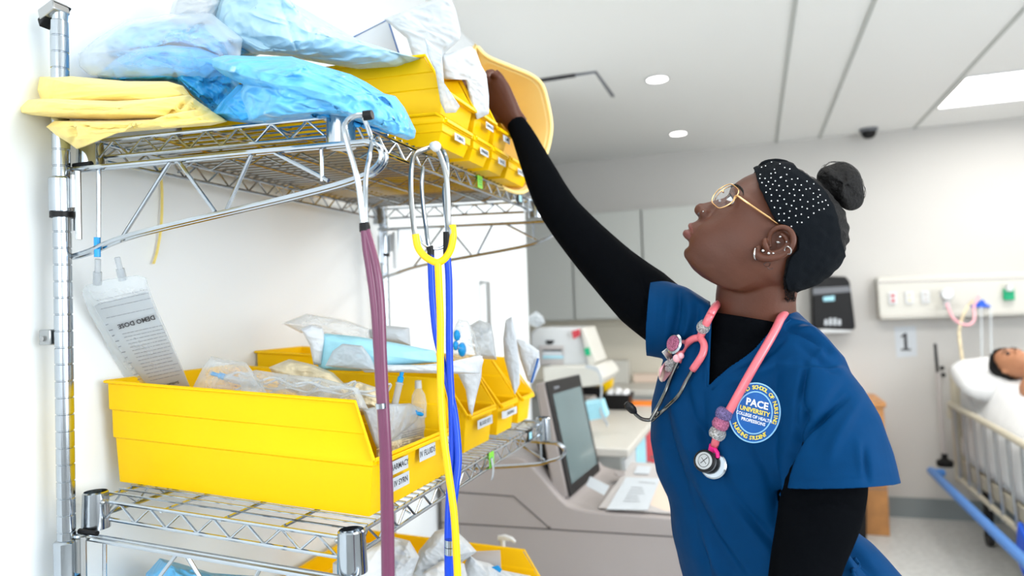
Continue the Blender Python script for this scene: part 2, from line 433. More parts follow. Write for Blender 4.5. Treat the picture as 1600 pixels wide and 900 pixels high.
# shelf edge tags
for zf, px, py in ((zup, 750, 284), (zlo, 768, 720)):
    c = ax(px, py, X0+D+.005); a = MB()
    c.z = zf(c.x, c.y)-.012
    a.obox(c, (.0006, 0, 0), (0, .013, 0), (0, 0, .013 if zf is zup else .016)); g = a.build('green_tag', 'green_label', sh, 'small bright green paper tag')
    l = MB()
    for k in range(3): l.box((c.x+.0007, c.y-.008, c.z-.006+k*.005), (c.x+.0012, c.y+.008, c.z-.005+k*.005))
    l.build('tag_lines', 'green', g)
for zf, px, py in ((zup, 812, 308), (zlo, 828, 682)):
    c = ax(px, py, X0+D+.005); c.z = zf(c.x, c.y)-.012
    a = MB(); a.obox(c, (.001, 0, 0), (0, .018, 0), (0, 0, .014)); g = a.build('dark_tag', 'black_plastic', sh, 'small black framed tag')
    MB().obox(c+Vector((.0016, 0, 0)), (.0004, 0, 0), (0, .010, 0), (0, 0, .008)).build('tag_window', 'pad_blue', g)
c = ax(768, 735, X0+D+.006)
MB().grid(lambda a, b: Vector((c.x+.004*math.sin(b*3), c.y-.006+.012*a, c.z-.02+.045*b)), 3, 6).build('clear_strip', 'milky_film', sh, solid=.0006)

mb = MB(); a_ = (-1.04, -.56); mb.hexa([Vector((x, y, zup(x, y)+.0065+dz)) for dz in (0, .0015) for x, y in ((-1.04, 1.02), (-.545, 1.02), (-.545, 1.74), (-1.04, 1.74))]); mb.build('shelf_liner', 'liner_tan', s_up)
# ============================================================ BINS
def bin_(name, label, x0, y0, Ln, Wd, H, zb, lip=.5, slope=.06, m='bin_yellow', group=None, labels=(), tilt=0.06, cut=.10):
    """open-front stacking bin: back at x0, near side at y0, opening towards +x"""
    t = thing(name, (x0+Ln/2, y0+Wd/2, zb), label, 'storage bin', group)
    def P(u, v, h):
        return Vector((x0+u, y0+v, zb+h-tilt*(u-Ln/2)))
    # side contour bands with ledges
    bands = [(0, -.007), (.44*H, -.0035), (.45*H, -.001), (.72*H, .0), (.73*H, .0028), (H, .004), (H+.0005, .0075)]
    rings = []
    lh = lip*H
    def outline(h, o):
        # u extents at this height (front edge slopes back above the lip)
        fr = Ln - (0 if h <= lh else (h-lh)/(H-lh)*slope)
        if h < .03*H: fr -= .006
        return -o, fr+(o if h <= lh else 0), -o, Wd+o
    vs = []; fs = []
    lv = []
    hs = sorted(set([b[0] for b in bands]+[lh]))
    def off(h):
        for (a, oa), (b, ob) in zip(bands, bands[1:]):
            if a <= h <= b: return oa+(ob-oa)*(h-a)/max(b-a, 1e-9)
        return bands[-1][1]
    mb = MB()
    for h in hs:
        u0, u1, v0, v1 = outline(h, off(h)); lv.append((h, u0, u1, v0, v1))
    for (h, u0, u1, v0, v1), (g, a0, a1, b0, b1) in zip(lv, lv[1:]):
        mb.add([P(u0, v0, h), P(u1, v0, h), P(a1, b0, g), P(a0, b0, g)], [(0, 1, 2, 3)])
        mb.add([P(u0, v1, h), P(u1, v1, h), P(a1, b1, g), P(a0, b1, g)], [(3, 2, 1, 0)])
        mb.add([P(u0, v0, h), P(u0, v1, h), P(a0, b1, g), P(a0, b0, g)], [(3, 2, 1, 0)])
        if g <= lh+1e-6:
            mb.add([P(u1, v0, h), P(u1, v1, h), P(a1, b1, g), P(a1, b0, g)], [(0, 1, 2, 3)])
    h, u0, u1, v0, v1 = lv[0]
    mb.add([P(u0, v0, h), P(u1, v0, h), P(u1, v1, h), P(u0, v1, h)], [(0, 1, 2, 3)])
    b = mb.build('bin_body', m, t, sharp=25, solid=.0028, bevel=.0008)
    # rim bead along the top and down the sloping front
    r = MB(); o1 = .0075
    fr = Ln-slope
    r.tube([P(Ln+.002, -.001, lh), P(fr+.004, -o1, H), P(-o1, -o1, H), P(-o1, Wd+o1, H), P(fr+.004, Wd+o1, H), P(Ln+.002, Wd+.001, lh)], .0028, 6)
    r.tube([P(Ln+.003, 0, lh), P(Ln+.003, Wd, lh)], .003, 6)
    r.build('rim', m, t)
    # label pocket ridges and finger lip
    q = MB(); q.obox(P(Ln+.004, Wd/2, lh*.93), (.004, 0, 0), (0, Wd*.46, 0), (0, 0, .003)); q.build('finger_lip', m, t, bevel=.001)
    for (v, hh, wd, ht, body, lab) in labels:
        c = P(Ln+.0045+.0008, v*Wd, hh*H)
        pl = MB(); pl.obox(c, (.0004, 0, 0), (0, wd/2, 0), (0, 0, ht/2)); o = pl.build('paper_label', 'white_paper', t, lab)
        a, f = text(body, ht*.62, c+Vector((.0007, 0, 0)), (0, 1, 0), (0, 0, 1), bold=.0002)
        MB().add(a, f).build('lettering', 'ink', o, weld=False, fix=False)
    return t
XB = WX+.012
zz = zlo(-.8, 1.0)
bin_('storage_bin', 'large yellow bin nearest the camera on the lower shelf, full of bagged fluids', XB+.018, .906, .496, .290, .168, zz+.004, lip=.50, slope=.026, group='large yellow bins on the lower shelf',
     labels=((.23, .37, .062, .020, 'PHARMACY', 'white label reading PHARMACY'), (.25, .22, .055, .020, 'IV SYRN', 'white label below the first'), (.58, .375, .06, .022, 'IV FLUIDS', 'white label reading IV FLUIDS'), (.90, .385, .035, .018, 'LINE', None), (.90, .27, .03, .016, 'PORT', None)))
bin_('storage_bin', 'second yellow bin on the lower shelf, with blue pad packs sticking out', XB, 1.305, .495, .155, .180, zlo(-.8, 1.3)+.012, lip=.42, slope=.07, group='large yellow bins on the lower shelf', labels=((.55, .28, .085, .018, 'BLOOD SETS', None),))
bin_('storage_bin', 'third yellow bin on the lower shelf, paper packet hanging over it', XB, 1.495, .495, .115, .165, zlo(-.8, 1.5)+.012, lip=.42, slope=.07, group='large yellow bins on the lower shelf', labels=((.5, .27, .09, .016, 'DRESSINGS', None), (.05, .28, .012, .016, '', None)))
bin_('storage_bin', 'farthest yellow bin on the lower shelf, beside the grey monitor', XB, 1.645, .495, .095, .15, zlo(-.8, 1.7)+.012, lip=.42, slope=.07, group='large yellow bins on the lower shelf')
# upper shelf: two tiers
zu = zup(-.75, 1.2)+.009
low = [(1.085, .125, 'near end under the white packets', 'TUBING'), (1.225, .085, 'under the white sleeve packet', 'SYRINGES'), (1.325, .085, 'under the bin nearest the hand', 'GAUZE'), (1.425, .14, 'at the far end beside the amber tote', 'CATHETERS')]
for y, wd, lab, tx in low:
    bin_('storage_bin', 'bottom tier yellow bin on upper shelf, '+lab, XB, y, .560, wd, .050, zu, lip=.86, slope=.012, tilt=.034, group='bottom tier of yellow bins on the upper shelf', labels=((.5, .42, min(.045, wd*.5), .013, tx, None),))
up_ = [(1.080, .135, .085, 'largest, just behind the blue gown pack', ''), (1.228, .095, .092, 'with the white sleeve packet standing in it', 'CANNULA'), (1.335, .08, .075, 'at the far side, below the reaching hand', 'CAPS')]
for y, wd, h, lab, tx in up_:
    bin_('storage_bin', 'top tier yellow bin on upper shelf, '+lab, XB, y, .568, wd, h+.012, zu+.052, lip=.36, slope=.034, tilt=.034, group='top tier of yellow bins on the upper shelf', labels=((.55, .20, .04, .013, tx, None),) if tx else ())

# amber tote standing on its side behind the bins, mouth towards the aisle
tt = thing('amber_tote', (-.62, 1.62, 1.74), 'deep amber-yellow tote with rounded rim tipped up at the far end of the upper shelf', 'storage bin')
op = [(744,74,1.60),(762,92,1.60),(800,108,1.62),(828,120,1.64),(844,134,1.65),(852,158,1.66),(858,190,1.67),(857,214,1.67),(848,246,1.66),(826,290,1.65),(800,296,1.63),(765,270,1.61),(742,200,1.60),(738,120,1.60)]
pl = smooth_path([ad(*p) for p in op]+[ad(*op[0])], 5)[:-1]
cm = sum(pl, Vector())/len(pl); dv_ = (FW*.75-RI*.55+UP*.02)
rg = [[cm+(p-cm)*k+dv_*d for p in pl] for k, d in ((1.03, -.004), (1.03, .008), (.99, .010), (.95, .09), (.90, .17), (.80, .185))]
mb = MB(); mb.loft(rg, cap=False); n = len(rg[0]); mb.add(rg[-1], [tuple(range(n))])
mb.build('tote_body', 'tote_amber', tt, solid=.003)
mb = MB(); mb.tube(rg[0], .0045, 8, closed=True); mb.build('tote_rim', 'tote_amber', tt)
# ============================================================ SOFT GOODS ON THE UPPER SHELF
GOWNS = []
def soft(name, mname, label, cat, poly, Zf, thick, group=None, parent=None, **k):
    if 'gown' in name: k.setdefault('n', 240); k.setdefault('K', 56)
    mb = MB(); pillow(mb, poly, Zf, thick, **k)
    o = mb.build(name, mname, parent, sharp=180)
    if 'gown' in name: GOWNS.append((o, poly))
    if not parent: tag(o, label, cat, group)
    elif label: o['label'] = label
    return o
# folded yellow gowns
G = 'folded yellow gowns on the upper shelf'
soft('folded_gown', 'gown_yellow', 'yellow isolation gown at the top of the folded pile, flat with a rounded fold', 'gown',
     [(62,120),(110,119),(200,127),(262,127),(286,134),(297,148),(292,160),(270,166),(200,163),(110,166),(66,162),(58,140)], lambda x, y: 1.14-.0002*x, .09, G, amp=.004, scale=14, power=.38, seed=1, aniso=(.4, .4, 2))
soft('folded_gown', 'gown_yellow', 'yellow isolation gown in the middle of the folded pile, its fold reaching furthest left', 'gown',
     [(30,168),(44,156),(80,153),(180,156),(270,150),(296,148),(312,160),(330,172),(300,186),(255,189),(180,190),(110,186),(50,180),(32,176)], lambda x, y: 1.12-.0002*x, .10, G, amp=.005, scale=14, power=.4, seed=2, aniso=(.4, .4, 2))
soft('folded_gown', 'gown_yellow', 'yellow isolation gown at the bottom of the pile, one corner drooping over the shelf edge', 'gown',
     [(72,198),(84,189),(180,187),(262,184),(300,170),(325,170),(345,182),(356,190),(330,196),(250,202),(180,208),(152,216),(133,229),(120,233),(108,224),(88,212)], lambda x, y: 1.11-.0002*x, .10, G, amp=.006, scale=16, power=.42, seed=3, aniso=(.5, .5, 2))
# blue gown packs in clear bags
GB = 'bagged blue gowns piled on the upper shelf'
soft('blue_gown_pack', 'gown_blue', 'bright blue gown pack in clear film behind the yellow gowns', 'gown',
     [(150,118),(180,92),(215,75),(262,70),(310,74),(345,88),(372,120),(380,160),(370,186),(345,188),(318,168),(292,140),(262,128),(200,126),(160,124)], 1.20, .09, GB, amp=.014, scale=11, seed=4)
soft('blue_gown_pack', 'gown_paleblue', 'crumpled pale blue gown pack at the back left, under the white bags', 'gown',
     [(158,62),(190,42),(240,30),(300,28),(350,26),(392,50),(408,84),(380,98),(330,90),(280,74),(215,74),(176,92),(158,84)], 1.28, .08, GB, amp=.016, scale=12, seed=5)
soft('blue_gown_pack', 'gown_white', 'large whitish gown pack with pale blue folds on top of the pile', 'gown',
     [(335,8),(350,-30),(420,-50),(455,2),(500,28),(560,62),(628,84),(660,92),(620,104),(560,108),(500,98),(440,88),(395,84),(352,62),(336,36)], 1.22, .09, GB, amp=.014, scale=8, seed=6)
soft('blue_gown_pack', 'gown_paleblue', 'crumpled pale blue gown pack lying in front, tapering to the right over the shelf', 'gown',
     [(330,92),(352,86),(400,88),(455,88),(500,102),(548,116),(572,128),(600,146),(618,150),(632,168),(650,204),(648,216),(636,219),(600,206),(560,194),(520,186),(470,188),(420,194),(384,190),(374,170),(374,150),(380,132),(350,118),(332,104)], lambda x, y: 1.02+.00012*(x-330), .10, GB, amp=.016, scale=10, seed=7, center=(490, 148))
soft('blue_gown_pack', 'gown_blue', 'deep blue fold of a gown pack squeezed under the front pale blue pack', 'gown',
     [(372,132),(420,128),(470,140),(520,160),(580,172),(620,190),(632,214),(590,206),(540,193),(500,188),(440,192),(390,193),(350,188),(330,178),(345,160)], 1.06, .09, GB, amp=.010, scale=12, seed=8)
soft('plastic_bag', 'clear_film', 'clear crinkled plastic bag around the blue gowns behind the post cap', 'bag',
     [(122,84),(150,60),(200,30),(260,22),(330,20),(380,60),(372,110),(330,128),(250,124),(180,124),(140,118),(124,104)], 1.16, .10, amp=.012, scale=9, seed=9)
soft('plastic_bag', 'milky_film', 'white plastic bag bulging up at the back of the blue gown pile', 'bag',
     [(262,32),(270,2),(300,-30),(350,-30),(352,6),(336,34),(300,44)], 1.24, .06, amp=.010, scale=10, seed=10)
# blue-bordered sheet standing in the pile
pts = [ad(548, 58, 1.36), ad(607, 28, 1.36), ad(634, 112, 1.36), ad(575, 142, 1.36)]
cpt = sum(pts, Vector())/4
mb = MB(); mb.prism(pts, FW*.0015); sheet = mb.build('notice_sheet', 'white_paper'); tag(sheet, 'white sheet with a thin blue border standing upright behind the gowns', 'sheet')
mb = MB(); inn = [cpt+(p-cpt)*.95-FW*.0006 for p in pts]; mb.tube(inn, .0016, 4, closed=True); mb.build('blue_border', 'ink_blue', sheet)
# white packaging
GW = 'white and clear sterile packets in the upper bins'
soft('sterile_packet', 'milky_film', 'tall translucent white packet standing up behind the largest top-tier bin', 'packet',
     [(600,30),(640,14),(676,0),(700,-12),(712,14),(720,48),(718,62),(694,84),(686,104),(676,108),(650,106),(636,60)], 1.33, .012, GW, amp=.006, scale=14, seed=11, power=.3)
soft('sterile_packet', 'milky_film', 'narrow clear strip of packaging draped down over the edge of the largest top-tier bin', 'packet',
     [(664,60),(690,80),(694,130),(700,150),(719,166),(712,176),(696,177),(688,160),(680,110),(668,84)], 1.17, .008, GW, amp=.003, scale=20, seed=12, power=.3)
soft('sterile_packet', 'white_paper', 'bright white paper sleeve packet standing in front of the reaching hand', 'packet',
     [(689,84),(700,84),(735,72),(744,80),(752,102),(760,116),(764,150),(764,178),(745,187),(735,160),(728,126),(722,122),(694,124),(690,104)], 1.335, .014, GW, amp=.004, scale=16, seed=13, power=.3)

# ============================================================ LOWER SHELF CONTENTS
# intravenous bag leaning on the wall
Zb = 1.12
iv = thing('fluid_bag', ad(230, 600, Zb), 'clear printed fluid bag leaning upside down in the left end of the nearest yellow bin', 'fluid bag')
poly = [(128,458),(132,446),(170,436),(214,430),(228,434),(240,470),(262,520),(284,572),(300,612),(306,640),(212,640),(190,590),(160,525),(140,490)]
zf = lambda x, y: 1.135+.00085*(y-450)
soft('bag_film', 'clear_film', None, None, poly, zf, .014, parent=iv, amp=.002, scale=14, seed=21, power=.5)
soft('label_panel', 'milky_film', 'white print panel', None, [(146,478),(230,455),(246,494),(268,540),(284,576),(296,603),(262,605),(232,604),(196,560),(170,520)], lambda x, y: zf(x, y)-.0155, .0015, parent=iv, amp=.0, seed=22, power=.2)
pr = MB(); prb = MB()
R0 = (ad(232, 512, zf(0, 512))-ad(172, 528, zf(0, 528))).normalized(); U0 = (ad(180, 450, zf(0, 450))-ad(240, 590, zf(0, 590))).normalized()
rg_ = random.Random(4)
def line(mb, x0, y0, x1, y1, wdt=.0007, dz=-.019):
    a = ad(x0, y0, zf(x0, y0)+dz); b = ad(x1, y1, zf(x1, y1)+dz); n = (b-a).normalized(); s = n.cross(FW).normalized()*wdt
    mb.add([a-s, b-s, b+s, a+s], [(0, 1, 2, 3)])
ys = [470, 475, 483, 497] + [522+5.2*i for i in range(15)]
for i, yv in enumerate(ys):
    t = (yv-470)/130; x0 = 150+ t*78+(10 if yv > 515 else 0); x1 = 230+t*62
    if i > 3: x1 -= rg_.random()*8
    nseg = 8; xx = x0
    while xx < x1-3:
        wv = 2+rg_.random()*7; xe = min(xx+wv, x1)
        line(pr, xx, yv-(xx-x0)*.22, xe, yv-(xe-x0)*.22, .00035 if yv > 515 else .0003)
        xx = xe+1.2
pr.build('fine_print', 'ink_grey', iv, weld=False, fix=False)
c1 = ad(213, 503, zf(213, 503)-.021)
a, f = text('DEMO DOSE', .0125, c1, -R0, -U0, bold=.0004)
prb.add(a, f)
c1 = ad(262, 601, zf(262, 601)-.021); a, f = text('Sodium Chlor', .008, c1, -R0, -U0, bold=.0002); prb.add(a, f)
prb.build('bold_print', 'ink', iv, weld=False, fix=False)
gr = MB()
for k in range(12):
    yv = 508+k*8.6; xv = 165+k*5.0; line(gr, xv, yv, xv+(6 if k % 2 else 4), yv-1.5, .0006)
gr.build('graduation_marks', 'ink_grey', iv, weld=False, fix=False)
pt = MB()
for x, y, x2, y2 in ((152, 445, 153, 405), (192, 438, 183, 402)):
    pt.tube([ad(x, y, 1.13), ad(x2, y2, 1.12)], .0045, 10); pt.tube([ad(x, y, 1.13), ad((x+x2)/2, (y+y2)/2, 1.125)], .0065, 10)
pt.build('port_tube', 'milky_film', iv)
# hanging loop that holds the bag
# bagged fluid packs, tubing
GP = 'clear fluid packs lying in the nearest yellow bin'
def zx(X): return lambda x, y: (ax(x, y, X)-CAM).dot(FW)
def zy(Y): return lambda x, y: (ay(x, y, Y)-CAM).dot(FW)
def pk(label, poly, Z, th, m='clear_film', g=GP, name='fluid_pack', cat='packet', **k): return soft(name, m, label, cat, poly, Z, th, g, **k)
pk('tall clear empty bag puffed up at the left of the nearest bin', [(298,612),(318,572),(330,556),(352,562),(384,566),(410,600),(430,640),(330,640)], zy(.975), .03, amp=.010, scale=14, seed=31, m='clear_film')
pk('clear pouch with kinked tubing on the left of the nearest bin', [(372,585),(400,578),(440,584),(500,590),(560,606),(576,640),(430,650),(380,625)], zy(.985), .03, amp=.012, scale=16, seed=32)
pk('tan-tinted clear pack lying crosswise behind the near wall of the nearest bin', [(420,574),(452,561),(490,570),(520,582),(545,606),(556,632),(500,630),(440,606)], zy(1.06), .03, m='packet_tan', amp=.010, scale=14, seed=33)
pk('milky clear pack standing at the mouth of the nearest bin', [(566,640),(600,632),(640,630),(664,640),(650,660),(614,688),(594,712),(584,690)], zx(-.595), .02, m='milky_film', amp=.006, scale=14, seed=34)
pk('printed clear solution pack at the mouth of the nearest bin', [(592,700),(616,676),(650,650),(672,640),(668,690),(640,702),(600,722)], zx(-.60), .015, m='milky_film', amp=.006, scale=16, seed=35)
pk('crinkled amber-clear pack at the bottom of the nearest bin mouth', [(588,702),(610,690),(650,680),(670,684),(664,700),(630,712),(598,724),(588,716)], zx(-.59), .015, m='packet_tan', amp=.008, scale=30, seed=36)
pk('loosely folded clear pack in the middle of the nearest bin', [(520,600),(560,596),(590,606),(600,640),(560,650),(520,640)], zy(1.05), .03, m='packet_tan', amp=.010, scale=22, seed=37)
mb = MB()
for k in range(9): 
    yv = 668+k*3.6; a = ax(628, yv+9, -.578); b = ax(662, yv, -.578); s = UP*.0004; mb.add([a-s, b-s, b+s, a+s], [(0, 1, 2, 3)])
o = mb.build('pack_print', 'ink_grey', weld=False, fix=False); tag(o, 'fine printed lines on the solution pack in the bin mouth', 'print')
# tubes with blue ends
def syringe(label, p0, p1, Z0, Z1, r=.006, tipr=.0055, tl=.3):
    a = ad(*p0, Z0); b = ad(*p1, Z1); t = thing('capped_tube', a, label, 'tube', 'clear tubes with blue caps in the yellow bins')
    d = b-a
    m = MB(); m.tube([a, a+d*.62, a+d*.66, a+d*.7], [r, r, r*1.2, r*.8], 12); m.build('barrel', 'milky_film', t)
    m = MB(); m.tube([a+d*.7, a+d*.82, a+d*.84, b-d*.04, b], [tipr, tipr, tipr*.6, tipr*.7, tipr*.5], 12); m.build('blue_cap', 'tip_blue', t)
    return t
syringe('clear line with a blue cap pointing left, over the left of the nearest bin', (405, 604), (329, 583), 1.205, 1.21)
syringe('clear tube with a blue cap pointing straight up in the nearest bin', (615, 640), (629, 578), 1.23, 1.23)
syringe('clear tube with a blue cap pointing right, at the mouth of the nearest bin', (596, 632), (661, 648), 1.24, 1.28)
syringe('small tube with a dark blue cap standing beside the yellow stethoscope tubing', (683, 668), (685, 624), 1.32, 1.32, r=.006, tipr=.003)
t = thing('dropper_bottle', ad(655, 650, 1.29), 'small clear bottle with a white cap standing in the nearest bin', 'bottle')
a = ad(655, 652, 1.29); MB().lathe([(0, 0), (.013, 0), (.0145, .024), (.012, .041), (.005, .054)], a, n=16).build('bottle_body', 'clear_film', t)
MB().lathe([(0, .053), (.0066, .053), (.006, .067), (0, .068)], a, n=14).build('bottle_cap', 'white_plastic', t)
mb = MB()
rs = random.Random(5)
for k in range(4):
    pth = [ad(380+40*k+rs.uniform(-12, 12), 596+rs.uniform(-6, 14)+k*4, 1.0+rs.uniform(-.02, .03)) for _ in range(1)]
    x, y = 350+55*k, 592+k*4
    pth = [ad(x+dx, y+dy, 1.17-.00045*(x-350)+dz) for dx, dy, dz in ((0, 0, 0), (25, -10+k*4, .01), (60, 8, .02), (95, -4, .02), (80, 16, .03), (40, 10, .03), (10, 22, .04))]
    mb.tube(smooth_path(pth, 6), .0019, 6)
tag(mb.build('coiled_tubing', 'milky_film'), 'loose coils of thin clear tubing lying on the packs in the nearest bin', 'tubing')
# second bin contents
GS = 'sterile packs standing in the second and third yellow bins'
def sp(label, m, poly, Z, th, **k): return soft('sterile_pack', m, label, 'packet', poly, Z, th, GS, **k)
sp('blue absorbent pad pack lying across the second bin', 'pad_blue', [(496,524),(510,521),(560,526),(620,536),(680,548),(684,566),(640,570),(560,580),(500,578),(492,560)], 1.27, .03, amp=.003, scale=12, seed=41)
sp('white-edged packet fanned out at the left of the blue pad pack', 'packet_white', [(470,514),(486,507),(504,512),(508,530),(502,570),(490,570),(484,540)], 1.26, .012, amp=.004, scale=14, seed=42)
sp('translucent peel packet leaning left of centre in the second bin', 'milky_film', [(508,572),(520,548),(535,537),(566,540),(578,556),(590,580)], 1.22, .015, amp=.004, scale=16, seed=43)
sp('white quilted packet lying along the rim of the second bin', 'packet_white', [(560,574),(600,570),(660,570),(700,566),(750,555),(756,562),(750,584),(700,584),(620,582),(570,582)], 1.24, .02, amp=.004, scale=20, seed=44)
sp('white packet hanging down over the front of the second bin', 'packet_white', [(712,572),(740,556),(754,556),(752,590),(744,620),(738,650),(732,640),(728,610),(716,585)], 1.32, .012, amp=.004, scale=12, seed=45)
sp('grey-white box-shaped wrap behind the blue pad pack', 'white_paper', [(576,516),(600,508),(640,512),(642,540),(600,536),(578,528)], 1.42, .03, amp=.002, seed=46)
sp('clear bag of tubing standing behind the purple tubing', 'clear_film', [(440,505),(480,490),(540,500),(580,515),(578,535),(520,525),(470,520)], 1.42, .03, amp=.01, scale=14, seed=47)
sp('clear bag with blue fittings between the blue tubes and third bin', 'clear_film', [(706,520),(716,498),(730,500),(742,520),(752,560),(720,568),(706,560)], 1.40, .03, amp=.01, scale=16, seed=48)
sp('round clear wrapped cup at the back of the third bin', 'milky_film', [(734,508),(748,500),(768,506),(772,530),(776,562),(744,560),(736,530)], 1.5, .03, amp=.006, scale=16, seed=49)
sp('tall white paper packet drooping over the front of the third bin', 'white_paper', [(790,500),(800,494),(806,520),(812,570),(812,600),(804,617),(796,590),(788,560),(786,530)], 1.58, .012, amp=.003, seed=50)
sp('white packet with a blue edge in the farthest bin', 'white_paper', [(806,530),(820,532),(842,548),(844,572),(832,600),(824,595),(812,560)], 1.72, .012, amp=.003, seed=51)
mb = MB()
for x, y, r in ((714, 524, 7), (722, 546, 9), (712, 540, 6)): mb.ball(ad(x, y, 1.36), r*.0012, sc=(.8, .8, 1.3))
tag(mb.build('blue_fittings', 'tip_blue'), 'small blue plastic fittings inside the clear bag beside the blue tubes', 'fitting')
mb = MB(); a = ad(841, 560, 1.7); b = ad(830, 598, 1.7); mb.tube([a, b], .003, 6); tag(mb.build('blue_strip', 'ink_blue'), 'narrow blue strip on the edge of the packet in the farthest bin', 'strip')

# ============================================================ BOTTOM SHELF
z3 = zbt(-.8, 1.3)+.006
bin_('storage_bin', 'yellow bin on the bottom shelf, heaped with white packets', XB+.02, 1.36, .50, .33, .16, zbt(-.8, 1.5)+.012, lip=.55, slope=.05, tilt=.04)
GQ = 'white packets heaped in the bottom yellow bin'
for k, (poly, Z, m) in enumerate((([(600,835),(640,845),(655,870),(640,910),(610,940),(590,900)], 1.35, 'packet_white'), ([(640,900),(655,860),(680,830),(705,822),(730,845),(745,862),(720,880),(690,885),(660,915)], 1.42, 'packet_white'),
        ([(660,895),(690,876),(725,880),(730,900),(700,940),(665,930)], 1.38, 'linen'), ([(722,892),(732,866),(745,875),(765,880),(780,890),(830,900),(815,930),(740,940)], 1.45, 'packet_white'))):
    soft('sterile_pack', m, ['tan-white packet leaning at the left of the bottom bin', 'curved white packet arching over the bottom bin', 'crumpled white wrap in the front of the bottom bin, by the metal-clasped blue tube', 'white packet with a torn edge at the right of the bottom bin'][k], 'packet', poly, Z, .03, GQ, amp=.010, scale=14, seed=60+k)
mb = MB(); mb.tube([ad(738, 878, 1.5), ad(782, 876, 1.5)], .021, 20); tag(mb.build('grey_roll', 'machine_light'), 'grey rolled wrap lying on the white packets in the bottom bin', 'roll')
mb = MB(); mb.prism([ad(768,887,1.42), ad(778,884,1.42), ad(784,890,1.42), ad(780,898,1.42)], FW*.004); tag(mb.build('blue_clip', 'tip_blue'), 'small blue clip on the packets in the bottom bin', 'clip')
soft('blue_gown_pack', 'gown_paleblue', 'pale blue gown pack on the bottom shelf at the lower left', 'gown', [(228,896),(250,872),(280,880),(330,895),(400,900),(440,940),(330,990),(220,970)], 1.2, .08, amp=.012, scale=12, seed=71)
soft('wrapped_pack', 'linen', 'cream wrapped pack on the bottom shelf behind the collar', 'packet', [(520,880),(560,850),(600,845),(610,880),(600,940),(520,960)], 1.25, .05, amp=.008, scale=10, seed=72)
mb = MB(); mb.obox(ad(590, 880, 1.3), RI*.008, UP*.03, FW*.02); tag(mb.build('blue_box', 'ink_blue'), 'dark blue box end on the bottom shelf beside the purple tubing', 'box')
t = thing('pump_bottle', ad(786, 905, 1.9), 'white pump dispenser standing behind the bottom yellow bin', 'dispenser')
a = ad(786, 862, 1.9)
base = Vector((a.x, a.y, a.z-.17))
MB().lathe([(0, 0), (.035, 0), (.036, .13), (.02, .155), (.014, .16), (.014, .172), (0, .172)], base, n=24).build('bottle_body', 'white_plastic', t)
MB().tube([a, a+Vector((0, 0, .028)), a+Vector((0, 0, .034))], [.006, .007, .010], 12).build('pump_stem', 'white_plastic', t)
MB().tube([a+Vector((-.012, 0, .036)), a+Vector((.006, 0, .038)), a+Vector((.026, 0, .036)), a+Vector((.036, 0, .028))], [.007, .009, .006, .004], 10).build('nozzle', 'white_plastic', t)
# support for the bottle: low trolley table behind the shelving
tb = thing('utility_table', (base.x, base.y, 0), 'low side table behind the shelving carrying the pump bottle', 'table')
MB().box((base.x-.06, base.y-.06, base.z-.02), (base.x+.06, base.y+.06, base.z)).build('table_top', 'machine_light', tb)
MB().tube([(base.x, base.y, 0), (base.x, base.y, base.z-.02)], .02, 12).build('pedestal', 'steel', tb)

# ============================================================ STETHOSCOPES HANGING ON THE SHELF
def P2(lst): return [ad(x, y, z) for x, y, z in lst]
# purple
t = thing('stethoscope', ad(575, 180, .90), 'purple double-tube stethoscope hanging from the front corner of the upper shelf', 'stethoscope')
mb = MB()
mb.tube(smooth_path(P2([(573,180,.875),(556,181,.87),(543,188,.865),(538,202,.86),(543,225,.858),(552,255,.857),(560,290,.856),(565,330,.856),(568,352,.856)]), 5), .0034, 10)
mb.tube(smooth_path(P2([(566,178,.93),(580,215,.93),(578,240,.90),(572,275,.88),(571,310,.868),(572,352,.862)]), 5), .0032, 10)
mb.build('ear_tubes', 'chrome', t)
MB().tube(P2([(582,179,.874),(577,180,.875),(567,181,.874)]), [.0058, .0064, .0062], 12).build('ear_tip', 'black_plastic', t)
MB().tube(P2([(569,348,.858),(570,355,.858),(570,362,.857)]), [.006, .0068, .0066], 12, flat=1).build('yoke_collar', 'black_plastic', t)
ctrl = [(571,360,.857),(577,390,.855),(583,420,.853),(588,455,.851),(591,490,.85),(593,530,.849),(595,570,.848),(597,610,.847),(600,660,.845),(603,720,.843),(605,800,.84),(606,870,.838),(607,960,.835),(608,1050,.83)]
for sx in (-1, 1):
    wd = [1, 4.5, 6, 6, 5.2, 4.5, 4, 3.6, 3.2, 3.4, 4, 4, 4, 4]
    MB().tube(smooth_path(P2([(x+sx*w_*.78, y, z) for (x, y, z), w_ in zip(ctrl, wd)]), 5), .0056, 14).build('tubing', 'tube_purple', t)
mb = MB(); mb.tube(P2([(594.5,630,.842),(595,638,.842)]), .0068, 16, flat=1.0); mb.build('metal_clip', 'chrome', t)
mb = MB(); mb.lathe([(0, 0), (.022, 0), (.022, .01), (.01, .02), (0, .02)], ad(608, 1080, .83), n=24); mb.build('chest_piece', 'chrome', t)
